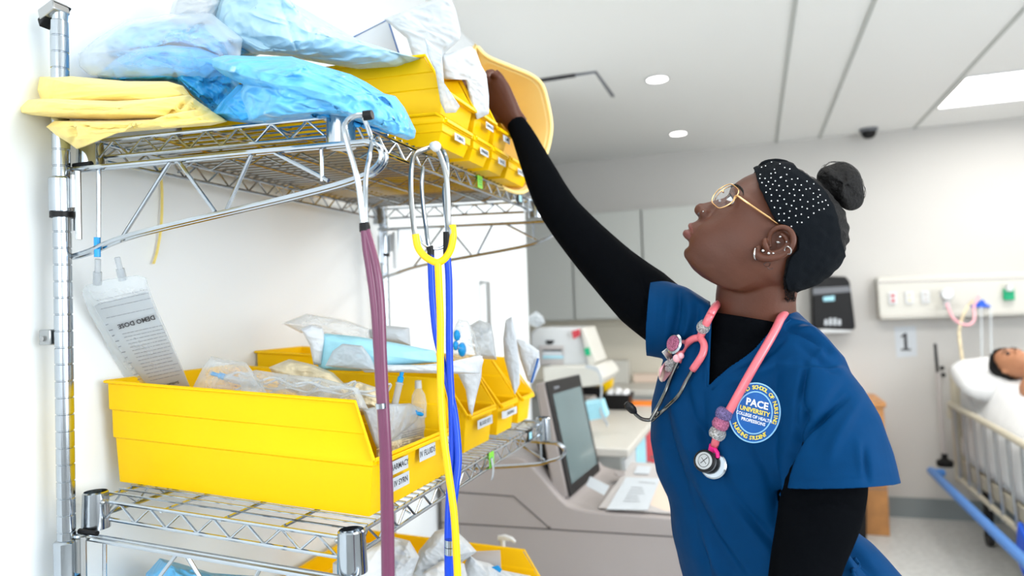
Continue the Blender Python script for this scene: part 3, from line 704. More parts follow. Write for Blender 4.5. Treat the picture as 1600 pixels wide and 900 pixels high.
# yellow
t = thing('stethoscope', ad(680, 230, 1.06), 'yellow stethoscope with a U-shaped yoke hanging from the upper shelf edge', 'stethoscope')
mb = MB()
mb.tube(smooth_path(P2([(681,230,1.02),(689,246,1.015),(697,275,1.01),(700,310,1.008),(701,350,1.005),(705,360,1.0),(707,372,1.0)]), 5), .0038, 10)
mb.tube(smooth_path(P2([(678,228,1.10),(650,240,1.08),(643,262,1.04),(642,300,1.02),(645,340,1.01),(648,366,1.0),(650,378,1.0)]), 5), .0038, 10)
mb.build('ear_tubes', 'chrome_dull', t)
mb = MB(); mb.ball(ad(681, 229, 1.015), .0078, 14, 10); mb.build('ear_tip', 'white_plastic', t); mb = MB(); mb.ball(ad(677, 228, 1.09), .0065, 12, 8); mb.build('ear_tip', 'white_plastic', t)
mb = MB(); mb.tube(smooth_path(P2([(649,366,1.0),(653,386,1.0),(663,400,1.0),(676,408,.998),(685,410,.997),(695,404,.998),(704,390,1.0),(708,370,1.0),(707,352,1.002)]), 5), [.0052]*41, 14); mb.build('yoke', 'tube_yellow', t)
MB().tube(smooth_path(P2([(684,406,.997),(686,450,.995),(688,500,.993),(688,560,.992),(689,620,.99),(693,680,.985),(701,740,.98),(709,800,.975),(713,860,.97),(716,930,.965),(718,1010,.96)]), 6), .0052, 14).build('tubing', 'tube_yellow', t)
mb = MB(); mb.lathe([(0, 0), (.022, 0), (.022, .01), (.01, .02), (0, .02)], ad(718, 1030, .96), n=24); mb.build('chest_piece', 'chrome', t)
# blue
t = thing('stethoscope', ad(690, 250, 1.14), 'royal blue double-tube stethoscope hanging behind the yellow one', 'stethoscope')
mb = MB()
mb.tube(smooth_path(P2([(661,262,1.16),(659,290,1.13),(661,320,1.11),(665,350,1.09),(668,375,1.08),(671,392,1.07)]), 5), .0036, 10)
mb.tube(smooth_path(P2([(686,228,1.13),(697,245,1.10),(699,275,1.10),(694,300,1.09),(697,340,1.08),(700,375,1.07),(699,392,1.07)]), 5), .0036, 10)
mb.build('ear_tubes', 'chrome', t)
mb = MB(); mb.tube(smooth_path(P2([(655,368,1.07),(660,380,1.07),(672,388,1.07),(688,388,1.07),(696,382,1.07),(699,370,1.07)]), 4), .0022, 8); mb.build('spring', 'chrome', t)
mb = MB()
for p in ([(671,385,1.07),(673,392,1.07),(673,402,1.07)], [(698,362,1.065),(698,375,1.066),(698,400,1.067)]): mb.tube(P2(p), .0055, 12)
mb.build('tube_sleeve', 'black_plastic', t)
MB().tube(smooth_path(P2([(673,398,1.07),(674,430,1.07),(676,470,1.07),(681,520,1.068),(690,560,1.066),(700,600,1.06),(709,640,1.05),(714,680,1.04),(716,720,1.03),(712,760,1.02),(707,800,1.015),(704,850,1.01),(704,940,1.0)]), 6), .0054, 14).build('tubing', 'tube_blue', t)
MB().tube(smooth_path(P2([(698,392,1.068),(701,430,1.066),(702,480,1.064),(702,530,1.06),(703,580,1.058),(706,640,1.05),(707,700,1.04),(703,760,1.026),(701,800,1.018),(700,850,1.01),(701,940,1.0)]), 6), .0054, 14).build('tubing', 'tube_blue', t)
mb = MB(); mb.tube(P2([(703,843,1.0),(703,854,1.0)]), .0075, 16); mb.tube(P2([(703,855,1.0),(703,866,1.0)]), .0075, 16); mb.build('metal_clip', 'chrome', t)
mb = MB(); mb.lathe([(0, 0), (.022, 0), (.022, .01), (.01, .02), (0, .02)], ad(703, 960, 1.0), n=24); mb.build('chest_piece', 'chrome', t)
# yellow gown tie hanging behind the shelf
mb = MB(); mb.tube(smooth_path([ax(250,262,WX+.012), ax(253,300,WX+.008), ax(252,350,WX+.010), ax(246,390,WX+.008), ax(240,412,WX+.010)], 4), .0035, 6, flat=.4); tag(mb.build('gown_tie', 'gown_yellow'), 'thin yellow gown tie hanging down the white wall under the upper shelf', 'tie')
# ============================================================ MEDICATION CABINET (grey machine)
Ym, Yb = 2.2, 2.78
mc = thing('medication_cabinet', (-.5, 2.4, 0), 'large taupe-grey medication cabinet with a sloped console, behind the shelving', 'cabinet')
XR = -.12
prof = [(-1.04, .0), (XR, .0), (XR, .795), (-.52, .803), (-.56, .808), (-.595, .818), (-.62, .84), (-.70, .93), (-.735, .960), (-.76, .966), (-1.04, .95)]
mb = MB()
def rise(z, back): return z+(.035 if z > .5 and back else 0)
mb.prism([(x, Ym, z) for x, z in prof], (0, Yb-Ym, 0))
body = mb.build('cabinet_body', 'machine_grey', mc, bevel=.006, sharp=40)
g = MB()
for a, b in (((-1.04, .735), (XR, .745)), ((-1.04, .842), (-.775, .838)), ((-.775, .838), (-.655, .742))):
    pa = Vector((a[0], Ym-.001, a[1])); pb = Vector((b[0], Ym-.001, b[1])); g.tube([pa, pb], .0022, 4)
g.ball((-.655, Ym-.002, .743), .005)
g.build('panel_seams', 'groove', mc)
g = MB(); g.hexa([(-.50, Ym+.03, .805), (XR-.01, Ym+.03, .798), (XR-.01, Yb-.02, .83), (-.48, Yb-.02, .835), (-.50, Ym+.03, .812), (XR-.01, Ym+.03, .806), (XR-.01, Yb-.02, .838), (-.48, Yb-.02, .842)])
g.build('console_top', 'machine_light', mc, bevel=.003)
g = MB(); g.hexa([(-.43, Ym+.04, .8095), (-.16, Ym+.04, .807), (-.16, Ym+.36, .829), (-.39, Ym+.36, .829), (-.43, Ym+.04, .8105), (-.16, Ym+.04, .808), (-.16, Ym+.36, .830), (-.39, Ym+.36, .830)]); g.build('tan_mat', 'beige_paper', mc)
def onc(px, py, dz=.0): # pixel on console plane
    p = az(px, py, .815)
    for _ in range(4): p = az(px, py, .808+(p.y-Ym)*.058+dz)
    return p
def quad(name, m, px, parent, h=.0012, dz=.004, label=None):
    q = MB(); q.prism([onc(x, y, dz) for x, y in px], (0, 0, h)); return q.build(name, m, parent, label)
pp = thing('instruction_sheet', onc(990, 770), 'white printed instruction sheet lying on the tan mat of the grey console', 'sheet')
quad('paper', 'white_paper', [(948,796),(1012,797),(1032,748),(978,746)], pp)
q = MB()
for k in range(6):
    y = 783-k*4.3; x = 974+k*2.4
    a, b = onc(x, y, .0058), onc(x+26-(k%3)*4, y+.8, .0058); s = Vector((0, .003, 0)); q.add([a-s, b-s, b+s, a+s], [(0,1,2,3)])
a, b = onc(998, 753, .0058), onc(1024, 755, .0058); q.add([a-s, b-s, b+s, a+s], [(0,1,2,3)])
q.build('printed_lines', 'ink_grey', pp, fix=False)
quad('small_label', 'white_paper', [(990,740),(1014,741),(1018,729),(996,728)], mc)
quad('oval_button', 'machine_grey', [(960,741),(966,744),(976,742),(974,737),(964,736)], mc, h=.003)
# monitor
BL = ay(889, 777, 2.24); TL = ay(851, 597, 2.24); upv = TL-BL; BR = ax(936, 736, BL.x+.0); 
mon = thing('touch_screen_monitor', BL, 'dark framed touch screen monitor tilted back on the grey cabinet', 'monitor')
dep = (BR-BL); nrm = dep.cross(upv).normalized(); nrm = nrm if nrm.x > 0 else -nrm
def MP(u, v, d): return BL+dep*u+upv*v+nrm*d
fr = MB(); fr.hexa([MP(-.0,0,-.055),MP(1,0,-.055),MP(1,0,0),MP(0,0,0),MP(-.0,1.0,-.035),MP(1,1.0,-.035),MP(1,1.0,0),MP(0,1.0,0)])
fr.build('monitor_frame', 'machine_grey', mon, bevel=.008)
f2 = MB()
f2.hexa([MP(.0,.0,0),MP(1,.0,0),MP(1,.0,.006),MP(0,.0,.006),MP(0,1,0),MP(1,1,0),MP(1,1,.006),MP(0,1,.006)])
f2.build('bezel', 'black_plastic', mon, bevel=.004)
f3 = MB(); f3.hexa([MP(.09,.09,.0062),MP(.93,.09,.0062),MP(.93,.09,.0072),MP(.09,.09,.0072),MP(.09,.88,.0062),MP(.93,.88,.0062),MP(.93,.88,.0072),MP(.09,.88,.0072)]); f3.build('screen', 'screen_glass', mon)
f4 = MB(); f4.obox(MP(.22, .93, .007), dep*.07, upv*.012, nrm*.0006); f4.build('badge', 'ink_grey', mon)
f5 = MB(); f5.hexa([MP(.1,-.06,-.06),MP(.7,-.06,-.06),MP(.7,-.06,-.01),MP(.1,-.06,-.01),MP(.1,.5,-.09),MP(.7,.5,-.09),MP(.7,.5,-.03),MP(.1,.5,-.03)]); f5.build('monitor_arm', 'black_plastic', mon, bevel=.006)
card = MB(); card.prism([ad(922,745,2.33), ad(952,760,2.28), ad(944,774,2.26), ad(916,759,2.31)], UP*.0015+FW*.002); tag(card.build('white_card', 'white_paper'), 'small white card tucked under the corner of the monitor', 'card')

# ============================================================ COUNTER AND DEVICES BEHIND
zc = .88
cn = thing('cream_counter', (-.8, 3.3, 0), 'cream topped counter running along the wall behind the grey cabinet', 'counter')
MB().box((-1.05, 2.82, zc-.035), (-.50, 4.12, zc)).build('countertop', 'counter_cream', cn, bevel=.006)
MB().box((-1.04, 2.86, .1), (-.54, 4.08, zc-.035)).build('cabinet_body', 'cabinet_grey', cn)
MB().box((-1.04, 2.88, 0), (-.58, 4.06, .1)).build('plinth', 'base_grey', cn)
for k in range(4):
    d = MB(); d.box((-.545, 2.88+k*.30, .14), (-.525, 3.14+k*.30, zc-.06)); dd = d.build('drawer', ('white_plastic', 'pad_blue', 'red', 'pad_blue')[k], cn, bevel=.004)
    MB().tube([(-.52, 2.92+k*.30, .7), (-.50, 2.92+k*.30, .7), (-.50, 3.10+k*.30, .7), (-.52, 3.10+k*.30, .7)], .004, 6).build('handle', 'chrome_dull', dd)
# back counter and upper cabinets
bc = thing('back_counter', (-1, 4.9, 0), 'long cream counter against the back wall under the grey cupboards', 'counter')
MB().box((-2.25, 4.62, .86), (-.18, BY-.016, .90)).build('countertop', 'counter_cream', bc, bevel=.006)
MB().box((-2.25, 4.66, .1), (-.20, BY-.016, .86)).build('cabinet_body', 'cabinet_grey', bc)
MB().box((-2.25, 4.70, 0), (-.22, BY-.016, .1)).build('plinth', 'base_grey', bc)
MB().box((-2.29, BY-.012, .90), (-.18, BY-.001, 1.36)).build('backsplash', 'splash_cream', bc)
q = MB(); q.box((-.70, 4.04, zc), (-.51, 4.10, zc+.022)); tag(q.build('orange_strip', 'orange'), 'bright orange strip lying across the far end of the cream counter', 'strip')
for i in range(4):
    x0 = -2.22+i*.50
    c = thing('wall_cupboard', (x0+.25, 5.1, 1.36), ['pale grey-green wall cupboard furthest left, mostly hidden behind the white wall', 'pale grey-green wall cupboard with its long handle beside the white wall end', 'pale grey-green wall cupboard seen under the raised black sleeve', 'pale grey-green wall cupboard at the right end of the row, behind her chin'][i], 'cupboard', 'grey wall cupboards over the back counter')
    MB().box((x0, 4.93, 1.36), (x0+.495, BY-.002, 2.12)).build('cupboard_body', 'cabinet_grey', c)
    dd = MB().box((x0+.004, 4.905, 1.365), (x0+.491, 4.93, 2.115)).build('door', 'cabinet_grey', c, bevel=.003)
    hx = x0+.05 if i % 2 else x0+.44
    MB().tube([(hx, 4.90, 1.42), (hx, 4.88, 1.42), (hx, 4.88, 1.62), (hx, 4.90, 1.62)], .006, 8).build('handle', 'chrome_dull', dd)
# infusion device on counter
def zcnt(px, py): return az(px, py, zc)
dv = thing('bedside_device', (-.9, 3.6, zc), 'pale grey device with a blue-striped printer panel standing on the cream counter', 'device')
c0 = ay(875, 560, 3.5)
def B4(pxs, Y, dY): return [ay(x, y, Y) for x, y in pxs], Vector((0, dY, 0))
q = MB(); o_, d_ = B4([(828,572),(828,520),(838,512),(905,512),(925,572)], 3.45, .25); q.prism(o_, d_); q.build('device_body', 'white_plastic', dv, bevel=.01)
q = MB(); o_, d_ = B4([(906,512),(912,512),(932,566),(920,572)], 3.42, .26); q.prism(o_, d_); q.build('side_panel', 'headwall', dv, bevel=.004)
q = MB(); o_, d_ = B4([(842,570),(842,540),(880,540),(880,570)], 3.44, .02); q.prism(o_, d_); p_ = q.build('printer_panel', 'machine_light', dv, bevel=.003)
for nm, m, pxs in (('dark_slot', 'ink', [(848,546),(878,546),(878,549),(848,549)]), ('blue_stripe', 'pad_blue', [(848,556),(880,556),(880,560),(848,560)]), ('white_paper_strip', 'white_paper', [(848,549),(878,549),(878,556),(848,556)])):
    q = MB(); o_, d_ = B4(pxs, 3.435, .004); q.prism(o_, d_); q.build(nm, m, p_)
q = MB(); o_, d_ = B4([(852,532),(866,532),(862,538),(855,538)], 3.44, .01); q.prism(o_, d_); q.build('knob', 'black_plastic', dv)
q = MB(); o_, d_ = B4([(893,518),(905,514),(906,524),(896,530)], 3.41, .01); q.prism(o_, d_); q.build('red_button', 'red', dv)
q = MB(); o_, d_ = B4([(912,545),(920,543),(922,555),(915,556)], 3.41, .01); q.prism(o_, d_); q.build('green_button', 'green', dv)
q = MB(); q.prism([ay(x, y, 3.3) for x, y in ((848,574),(932,572),(945,590),(938,602),(850,612))], (0, .4, 0)); q.build('device_base', 'headwall', dv, bevel=.008)
q = MB(); c = zcnt(880, 630); q.box((-.98, 3.3, zc), (-.82, 3.72, .98)); q.build('device_stand', 'machine_light', dv, bevel=.01)
q = MB(); q.tube(smooth_path([ay(915,572,3.25), ay(935,580,3.2), ay(940,610,3.15), ay(938,640,3.1), ay(950,665,3.05)], 5), .010, 6, flat=.25); tag(q.build('paper_tape', 'white_paper'), 'white paper tape curling down beside the pale grey device', 'tape')
q = MB(); q.prism([ay(x, y, 3.1) for x, y in ((912,632),(940,628),(948,652),(918,658))], (0, .06, .01)); tag(q.build('folded_leaflet', 'pad_blue'), 'pale blue folded leaflet on the counter below the device', 'leaflet')
bw = thing('black_tub', (-.76, 3.9, zc), 'black square tub heaped with white balls on the cream counter', 'tub')
c = ay(965, 620, 3.9)
bx = (c.x, 3.9, .88)
MB().loft([[Vector((c.x+sx*r, 3.92+sy*r, z)) for sx, sy in ((-1,-1),(1,-1),(1,1),(-1,1))] for r, z in ((.06, .882), (.078, .965), (.072, .965), (.056, .89))]).build('tub_body', 'black_plastic', bw)
for k in range(9):
    q = MB(); q.ball((c.x+(-.04, 0, .04)[k % 3], 3.92+(-.04, 0, .04)[k//3], .965+(.012 if k == 4 else 0)), .021)
    tag(q.build('cotton_ball', 'linen'), 'white cotton ball heaped in the black tub', 'cotton ball', 'cotton balls in the black tub')
q = MB(); p = ay(945, 590, 4.6); q.prism([ay(x, y, 3.95) for x, y in ((930,588),(950,575),(957,580),(955,605),(940,618),(932,612))], (0, .06, 0)); tag(q.build('yellow_tester', 'tube_yellow'), 'yellow and black handheld device standing behind the black tub', 'device')
q = MB(); q.prism([ay(x, y, 3.9) for x, y in ((928,562),(944,566),(948,574),(932,572))], (0, .06, 0)); tag(q.build('dark_holder', 'black_plastic'), 'dark clip holder above the yellow device', 'holder')
q = MB(); q.prism([ay(x, y, 3.85) for x, y in ((905,604),(938,606),(938,622),(905,620))], (0, .1, 0)); tag(q.build('black_tray', 'black_plastic'), 'black tray beyond the top of the monitor on the cream counter', 'tray')
q = MB(); q.box((ay(945, 600, 5.0).x, 5.0, .902), (ay(982, 600, 5.0).x, 5.1, 1.06)); tag(q.build('glove_box', 'headwall'), 'cream box standing behind the black tub', 'box')
q = MB(); q.box((ay(990, 600, 5.05).x, 5.05, .902), (ay(1030, 600, 5.05).x, 5.15, .96)); tag(q.build('pale_pink_box', 'beige_paper'), 'low pale box on the back counter beside her sleeve', 'box')
soft('ceiling_bag', 'milky_film', 'small white bag hanging at the corner beside the grey cupboard', 'bag', [(826,495),(838,486),(848,494),(852,505),(840,512),(828,508)], 3.3, .03, amp=.006, scale=20, seed=81)
# long handles on the white wall door
dr = struct(MB().box((WX-.004, 2.55, .02), (WX+.006, 3.25, 2.2)).build('door_1', 'wall_white', bevel=.002))
q = MB(); a = ax(762, 441, WX+.04); b = ax(762, 519, WX+.04); q.tube([a+Vector((-.035, 0, 0)), a, Vector((a.x, a.y, b.z)), Vector((WX+.005, a.y, b.z))], .010, 8); q.build('door_handle', 'chrome_dull', dr)

# ============================================================ CEILING FITTINGS
for k, (px, py) in enumerate(((1027, 123), (1060, 208))):
    p = az(px, py, CZ); t = thing('recessed_light', p, ['round recessed ceiling light nearer the camera', 'round recessed ceiling light farther back, near the back wall'][k], 'ceiling light', 'round recessed ceiling lights')
    MB().lathe([(.052, 0), (.060, -.004), (.060, -.006), (.050, -.006), (.05, 0)], p, n=32).build('trim_ring', 'white_plastic', t)
    MB().lathe([(0, -.002), (.056, -.002), (.056, -.004), (0, -.004)], p, n=32).build('diffuser', 'lamp_glow', t)
p = thing('ceiling_panel', (1.65, 4.43, CZ), 'rectangular glowing ceiling panel at the upper right', 'ceiling light')
MB().box((1.075, 4.14, CZ-.005), (2.27, 4.73, CZ-.002)).build('diffuser', 'lamp_glow', p)
q = MB(); q.tube([(1.07, 4.13, CZ-.004), (2.28, 4.13, CZ-.004), (2.28, 4.74, CZ-.004), (1.07, 4.74, CZ-.004)], .006, 4, closed=True); q.build('frame', 'white_plastic', p)
p = thing('ceiling_vent', (-.85, 3.6, CZ), 'pale square ceiling vent with a dark gap along its edges', 'vent')
def cz(px, py, z): return az(px, py, z)
vA, vB, vC, vD = az(838,126,CZ), az(930,112,CZ), az(955,150,CZ), az(850,165,CZ)
q = MB(); q.prism([v+Vector((0, 0, -.012)) for v in (vA, vB, vC, vD)], (0, 0, .008)); q.build('panel', 'ceiling_paint', p)
q = MB()
q.tube([vA+Vector((-.0, -.01, -.002)), vA.lerp(vB, .68)+Vector((0, -.01, -.002))], .014, 4); q.build('dark_slot', 'ink', p)
q = MB(); q.tube([vA.lerp(vB, .68)+Vector((0, -.01, -.002)), vB+Vector((.0, -.01, -.002)), vC+Vector((.01, 0, -.002))], .009, 4); q.build('edge_gap', 'ink_grey', p)
p0 = az(1357, 201, CZ); p = thing('dome_camera', p0, 'small dark dome camera on the ceiling near the back wall', 'camera')
MB().lathe([(0, 0), (.055, 0), (.055, -.018), (.048, -.022)], p0, n=24).build('camera_base', 'ink_grey', p)
MB().lathe([(.046, -.02), (.042, -.045), (.026, -.062), (0, -.068)], p0, n=24).build('dome', 'black_plastic', p)

# ============================================================ BACK WALL FITTINGS
Yw = BY
def wq(px, py, Y): return ay(px, py, Y)
t = thing('towel_dispenser', ay(1300, 475, 5.15), 'black wall-mounted paper towel dispenser behind her shoulder', 'dispenser')
def taper(pxs, Y, d): q = MB(); q.prism([ay(x, y, Y) for x, y in pxs], (0, d, 0)); return q
taper([(1268,436),(1276,431),(1322,432),(1328,440),(1337,512),(1333,516),(1270,513)], 5.05, .2).build('dispenser_body', 'black_plastic', t, bevel=.012)
taper([(1270,450),(1327,447),(1330,456),(1270,461)], 5.04, .02).build('grey_band', 'ink_grey', t, bevel=.003)
taper([(1286,464),(1304,462),(1304,470),(1287,471)], 5.04, .02).build('blue_light', 'pad_blue', t, bevel=.002)
taper([(1280,514),(1330,512),(1330,519),(1282,521)], 5.06, .12).build('paper_lip', 'white_plastic', t, bevel=.002)
q = MB()
for k in range(4): q.prism([ay(1288+k*7, 508, 5.035), ay(1293+k*7, 508, 5.035), ay(1293+k*7, 496+abs(k-1.5)*2, 5.035), ay(1289+k*7, 496+abs(k-1.5)*2, 5.035)], (0, .02, 0))
q.build('hand_symbol', 'white_paper', t)
hw = thing('headwall_panel', (1.2, 5.2, 1.3), 'long cream medical services panel on the back wall over the bed', 'panel')
taper([(1370,436),(1374,432),(1620,424),(1620,492),(1378,500),(1374,494)], 5.12, .13).build('panel_housing', 'headwall', hw, bevel=.008)
taper([(1372,440),(1620,432),(1620,434),(1372,442)], 5.115, .01).build('upper_lip', 'machine_light', hw)
taper([(1376,492),(1620,484),(1620,487),(1376,495)], 5.115, .01).build('lower_lip', 'counter_cream', hw)
def outlet(px, py, m, nm, lab=None):
    q = MB(); c = ay(px, py, 5.112); q.obox(c, (.024, 0, 0), (0, .003, 0), (0, 0, .04)); o = q.build('outlet_plate', 'white_plastic', hw, lab, bevel=.002)
    q = MB()
    for dz in (.016, -.016): q.obox(c+Vector((0, -.004, dz)), (.009, 0, 0), (0, .002, 0), (0, 0, .009))
    q.build(nm, m, o)
outlet(1395, 466, 'red', 'red_socket'); outlet(1421, 465, 'packet_tan', 'yellow_socket'); outlet(1446, 464, 'machine_light', 'grey_socket')
q = MB(); c = ay(1477, 460, 5.05); q.lathe([(0, 0), (.035, 0), (.04, .04), (.03, .06), (0, .06)], c, (0, -1, 0), 20)
q.tube([c+Vector((0, 0, -.02)), c+Vector((0, -.02, -.09))], .02, 12); tag(q.build('suction_gauge', 'white_plastic'), 'round white suction gauge on the services panel', 'gauge')
q = MB(); q.prism([ay(x, y, 5.1) for x, y in ((1517,478),(1530,472),(1536,468),(1540,474),(1548,478),(1548,480),(1517,480))], (0, .02, 0)); tag(q.build('blue_valve', 'blue'), 'bright blue valve lever on the services panel', 'valve')
q = MB(); c = ay(1576, 460, 5.1); q.obox(c, (.028, 0, 0), (0, .012, 0), (0, 0, .035)); g1 = q.build('green_flowmeter', 'green', None, bevel=.004); tag(g1, 'green oxygen outlet cover on the services panel', 'outlet')
q = MB(); q.tube([c+Vector((0, -.02, .02)), c+Vector((0, -.02, .06))], .02, 12); q.build('meter_tube', 'white_plastic', g1)
q = MB(); q.tube(smooth_path([ay(1479,474,5.0), ay(1490,498,4.98), ay(1510,508,4.98), ay(1522,500,5.0), ay(1522,478,5.05), ay(1530,462,5.08)], 6), .008, 8); tag(q.build('pink_hose', 'pink_pale'), 'looped pink hose hanging below the services panel', 'hose')
q = MB(); q.tube(smooth_path([ay(1520,470,5.0), ay(1508,486,4.98), ay(1499,515,4.98), ay(1502,550,4.95), ay(1506,575,4.9)], 6), .009, 8); tag(q.build('yellow_hose', 'packet_tan'), 'pale yellow hose hanging down to the bed head', 'hose')
for k, x in enumerate((1533, 1548)):
    q = MB(); q.tube([ay(x, 480, 5.08), ay(x+1, 540, 5.0), ay(x+2, 572, 4.95)], .007, 8); tag(q.build('clear_hose', 'clear_film'), ['clear tube hanging from the blue valve', 'clear tube hanging nearest the green outlet'][k], 'hose')
s = thing('number_sign', ay(1415, 534, BY-.01), 'white paper sign with the number 1 on the back wall', 'sign')
taper([(1397,511),(1431,509),(1433,556),(1401,559)], BY-.004, .002).build('paper', 'white_paper', s)
c = ay(1415, 534, BY-.006); q = MB(); q.prism([c+Vector((x, 0, z)) for x, z in ((-.030,-.058),(.030,-.058),(.030,-.046),(.009,-.046),(.009,.058),(-.002,.058),(-.028,.036),(-.022,.026),(-.009,.036),(-.009,-.046),(-.030,-.046))], (0, .001, 0))
q.build('numeral', 'ink', s)
# floor pole
t = thing('iv_pole', (1.09, 5.1, 0), 'dark standing pole between the paper sign and the bed', 'pole')
a = ay(1461, 537, 5.1); b = ay(1476, 716, 5.1)
MB().tube([a, a.lerp(b, .25)], .009, 10).build('upper_pole', 'black_plastic', t)
MB().tube([a.lerp(b, .25), b, ], .013, 10).build('lower_pole', 'machine_light', t)
MB().lathe([(0, -.05), (.045, -.05), (.05, -.02), (.018, .0), (.018, .03)], b, n=16).build('foot', 'black_plastic', t)
q = MB(); q.ball(ay(1472, 575, 5.2), .014); q.ball(ay(1474, 586, 5.2), .014); tag(q.build('wall_hooks', 'black_plastic'), 'pair of small black hooks on the wall beside the pole', 'hook')
# wood cabinet / lectern
t = thing('wooden_cabinet', (.6, 4.8, 0), 'orange-brown wooden cabinet partly hidden by her left sleeve', 'cabinet')
a = az(1391, 838, 0); x1 = a.x; y1 = a.y
MB().box((x1-.32, y1, 0), (x1, min(y1+.45, BY-.02), .78)).build('cabinet_body', 'wood', t, bevel=.003)
MB().box((x1-.34, y1-.015, .78), (x1+.012, min(y1+.46, BY-.015), .81)).build('cabinet_top', 'wood', t, bevel=.003)
MB().box((x1-.3, y1-.004, .28), (x1-.001, y1-.002, .284)).build('shelf_line', 'ink_grey', t)
a = az(1358, 852, 0)
t2 = thing('waste_bin', (a.x-.1, a.y, 0), 'black waste bin in front of the wooden cabinet', 'bin')
MB().loft([[Vector((a.x-.11+sx*r, a.y+.08+sy*r, z)) for sx, sy in ((-1,-1),(1,-1),(1,1),(-1,1))] for r, z in ((.095, 0), (.11, .38), (.104, .38), (.09, .01))]).build('bin_body', 'black_plastic', t2)
MB().tube([(a.x-.22, a.y-.03, .38), (a.x, a.y-.03, .38), (a.x, a.y+.19, .38), (a.x-.22, a.y+.19, .38)], .006, 6, closed=True).build('rim', 'black_plastic', t2)

# ============================================================ BED
bed = thing('hospital_bed', (1.55, 4.0, 0), 'beige hospital bed with lowered side rails and a blue bumper bar', 'bed')
XL, XRt = 1.10, 1.98
MB().box((XL+.03, 3.0, .38), (XRt, 5.0, .46)).build('bed_frame', 'beige_metal', bed, bevel=.01)
MB().box((XL+.02, 4.98, .30), (XRt, 5.03, 1.0)).build('headboard', 'beige_metal', bed, bevel=.02)
for (x, y) in ((XL+.12, 4.75), (XRt-.1, 4.75), (XL+.12, 3.2), (XRt-.1, 3.2)):
    l = MB(); l.box((x-.022, y-.022, .06), (x+.022, y+.022, .40)); lg = l.build('leg', 'black_plastic', bed, bevel=.004)
    c_ = MB(); c_.tube([(x-.015, y, .05), (x+.015, y, .05)], .05, 16); c_.build('caster', 'dark_rubber', lg)
rl = MB(); rz = .775
rl.tube(smooth_path([(XL, 4.95, .70), (XL, 4.93, rz), (XL, 4.85, rz+.01), (XL, 3.9, rz+.005), (XL, 3.3, rz-.02), (XL, 3.22, .70)], 5), .018, 10)
ro = rl.build('side_rail', 'beige_metal', bed)
for k in range(9):
    y = 4.86-k*.19
    p = MB(); p.tube([(XL, y, rz), (XL+.004, y, .60), (XL+.012, y-.02, .40), (XL+.01, y-.02, .33)], [.011, .009, .009, .009], 8); p.build('rail_bar', 'steel', ro)
MB().tube([(XL+.012, 4.9, .35), (XL+.012, 3.2, .35)], .014, 8).build('lower_rail', 'beige_metal', ro)
MB().tube(smooth_path([(1.06, 5.02, .35), (1.01, 4.99, .352), (1.0, 4.9, .352), (1.0, 3.2, .350)], 5), .024, 10).build('bumper_bar', 'bumper_blue', bed)
q = MB(); q.obox((XL-.01, 3.75, .30), (.012, 0, 0), (0, .05, .03), (0, -.03, .09)); q.build('blue_pedal', 'blue', bed, bevel=.01)
mb = MB(); mb.box((XL+.04, 3.0, .46), (XRt-.04, 4.95, .62)); mb.build('mattress', 'linen', bed, bevel=.04)
def blanket(u, v):
    x = XL-.0+(XRt-XL)*u; y = 3.0+1.75*v
    z = .71+.13*math.sin(PI*u)**.6+.24*v**2
    if u < .12: z = .70-(.12-u)/.12*.22; x = XL+.035+.0*u
    return Vector((x, y, z+.012*fbm(Vector((x, y, 0)), 7)))
mb = MB(); mb.grid(blanket, 40, 60); o = mb.build('bed_sheet', 'linen', None, solid=.006, sharp=180); tag(o, 'white sheet and blanket draped over the bed and hanging past its rail', 'sheet')
def pil(u, v):
    a = 2*PI*u; b = PI*(v-.5)
    def se(c, e): return math.copysign(abs(c)**e, c)
    x = .36*se(math.cos(b), .4)*se(math.cos(a), .5); y = .22*se(math.cos(b), .4)*se(math.sin(a), .5); z = .075*se(math.sin(b), .9)
    p = Vector((1.46+x*1.1, 4.66+y-z*.4, .965+z+.35*y*.9)); return p+Vector((0, 0, .008*fbm(p, 9)))
mb = MB(); mb.grid(pil, 48, 24); tag(mb.build('pillow', 'linen', sharp=180), 'white pillow under the manikin head', 'pillow')
mb = MB(); mb.hexa([(XL+.05, 4.0, .62), (XRt-.05, 4.0, .62), (XRt-.05, 4.93, .62), (XL+.05, 4.93, .62), (XL+.05, 4.0, .64), (XRt-.05, 4.0, .64), (XRt-.05, 4.93, .88), (XL+.05, 4.93, .88)]); mb.build('raised_mattress_head', 'linen', bed, bevel=.03)
# ============================================================ THE NURSE
mat('skin', (.088, .0285, .0145), .46, spec=.38, noise_amt=.10, noise_scale=14, sss=.15, bump=.05, bump_scale=300)
mat('lip', (.15, .045, .037), .34, noise_amt=.08, noise_scale=80)
mat('scrub_blue', (.0, .036, .118), .65, noise_amt=.05, noise_scale=25, bump=.06, bump_scale=600, spec=.07)
mat('knit_black', (.0025, .003, .004), .9, bump=.15, bump_scale=500, spec=.02)
mat('band_black', (.002, .0035, .0055), .9, bump=.2, bump_scale=400, spec=.12)
mat('hair', (.004, .0035, .0035), .6, bump=.7, bump_scale=160, spec=.25)
mat('stone', (.95, .95, .95), .15)
mat('gold', (.90, .55, .25), .25, 1)
mat('silver', (.55, .55, .54), .22, 1)
mat('eye_white', (.75, .75, .76), .15)
mat('iris', (.03, .015, .01), .1)
mat('patch_blue', (.0, .10, .38), .6, bump=.1, bump_scale=400)
mat('thread_lightblue', (.30, .60, .90), .6)
mat('thread_yellow', (.90, .70, .06), .6)
mat('thread_white', (.85, .88, .92), .6)
mat('tattoo_nostril_shade', (.05, .03, .03), .5)
mat('gunmetal', (.16, .16, .15), .25, 1)
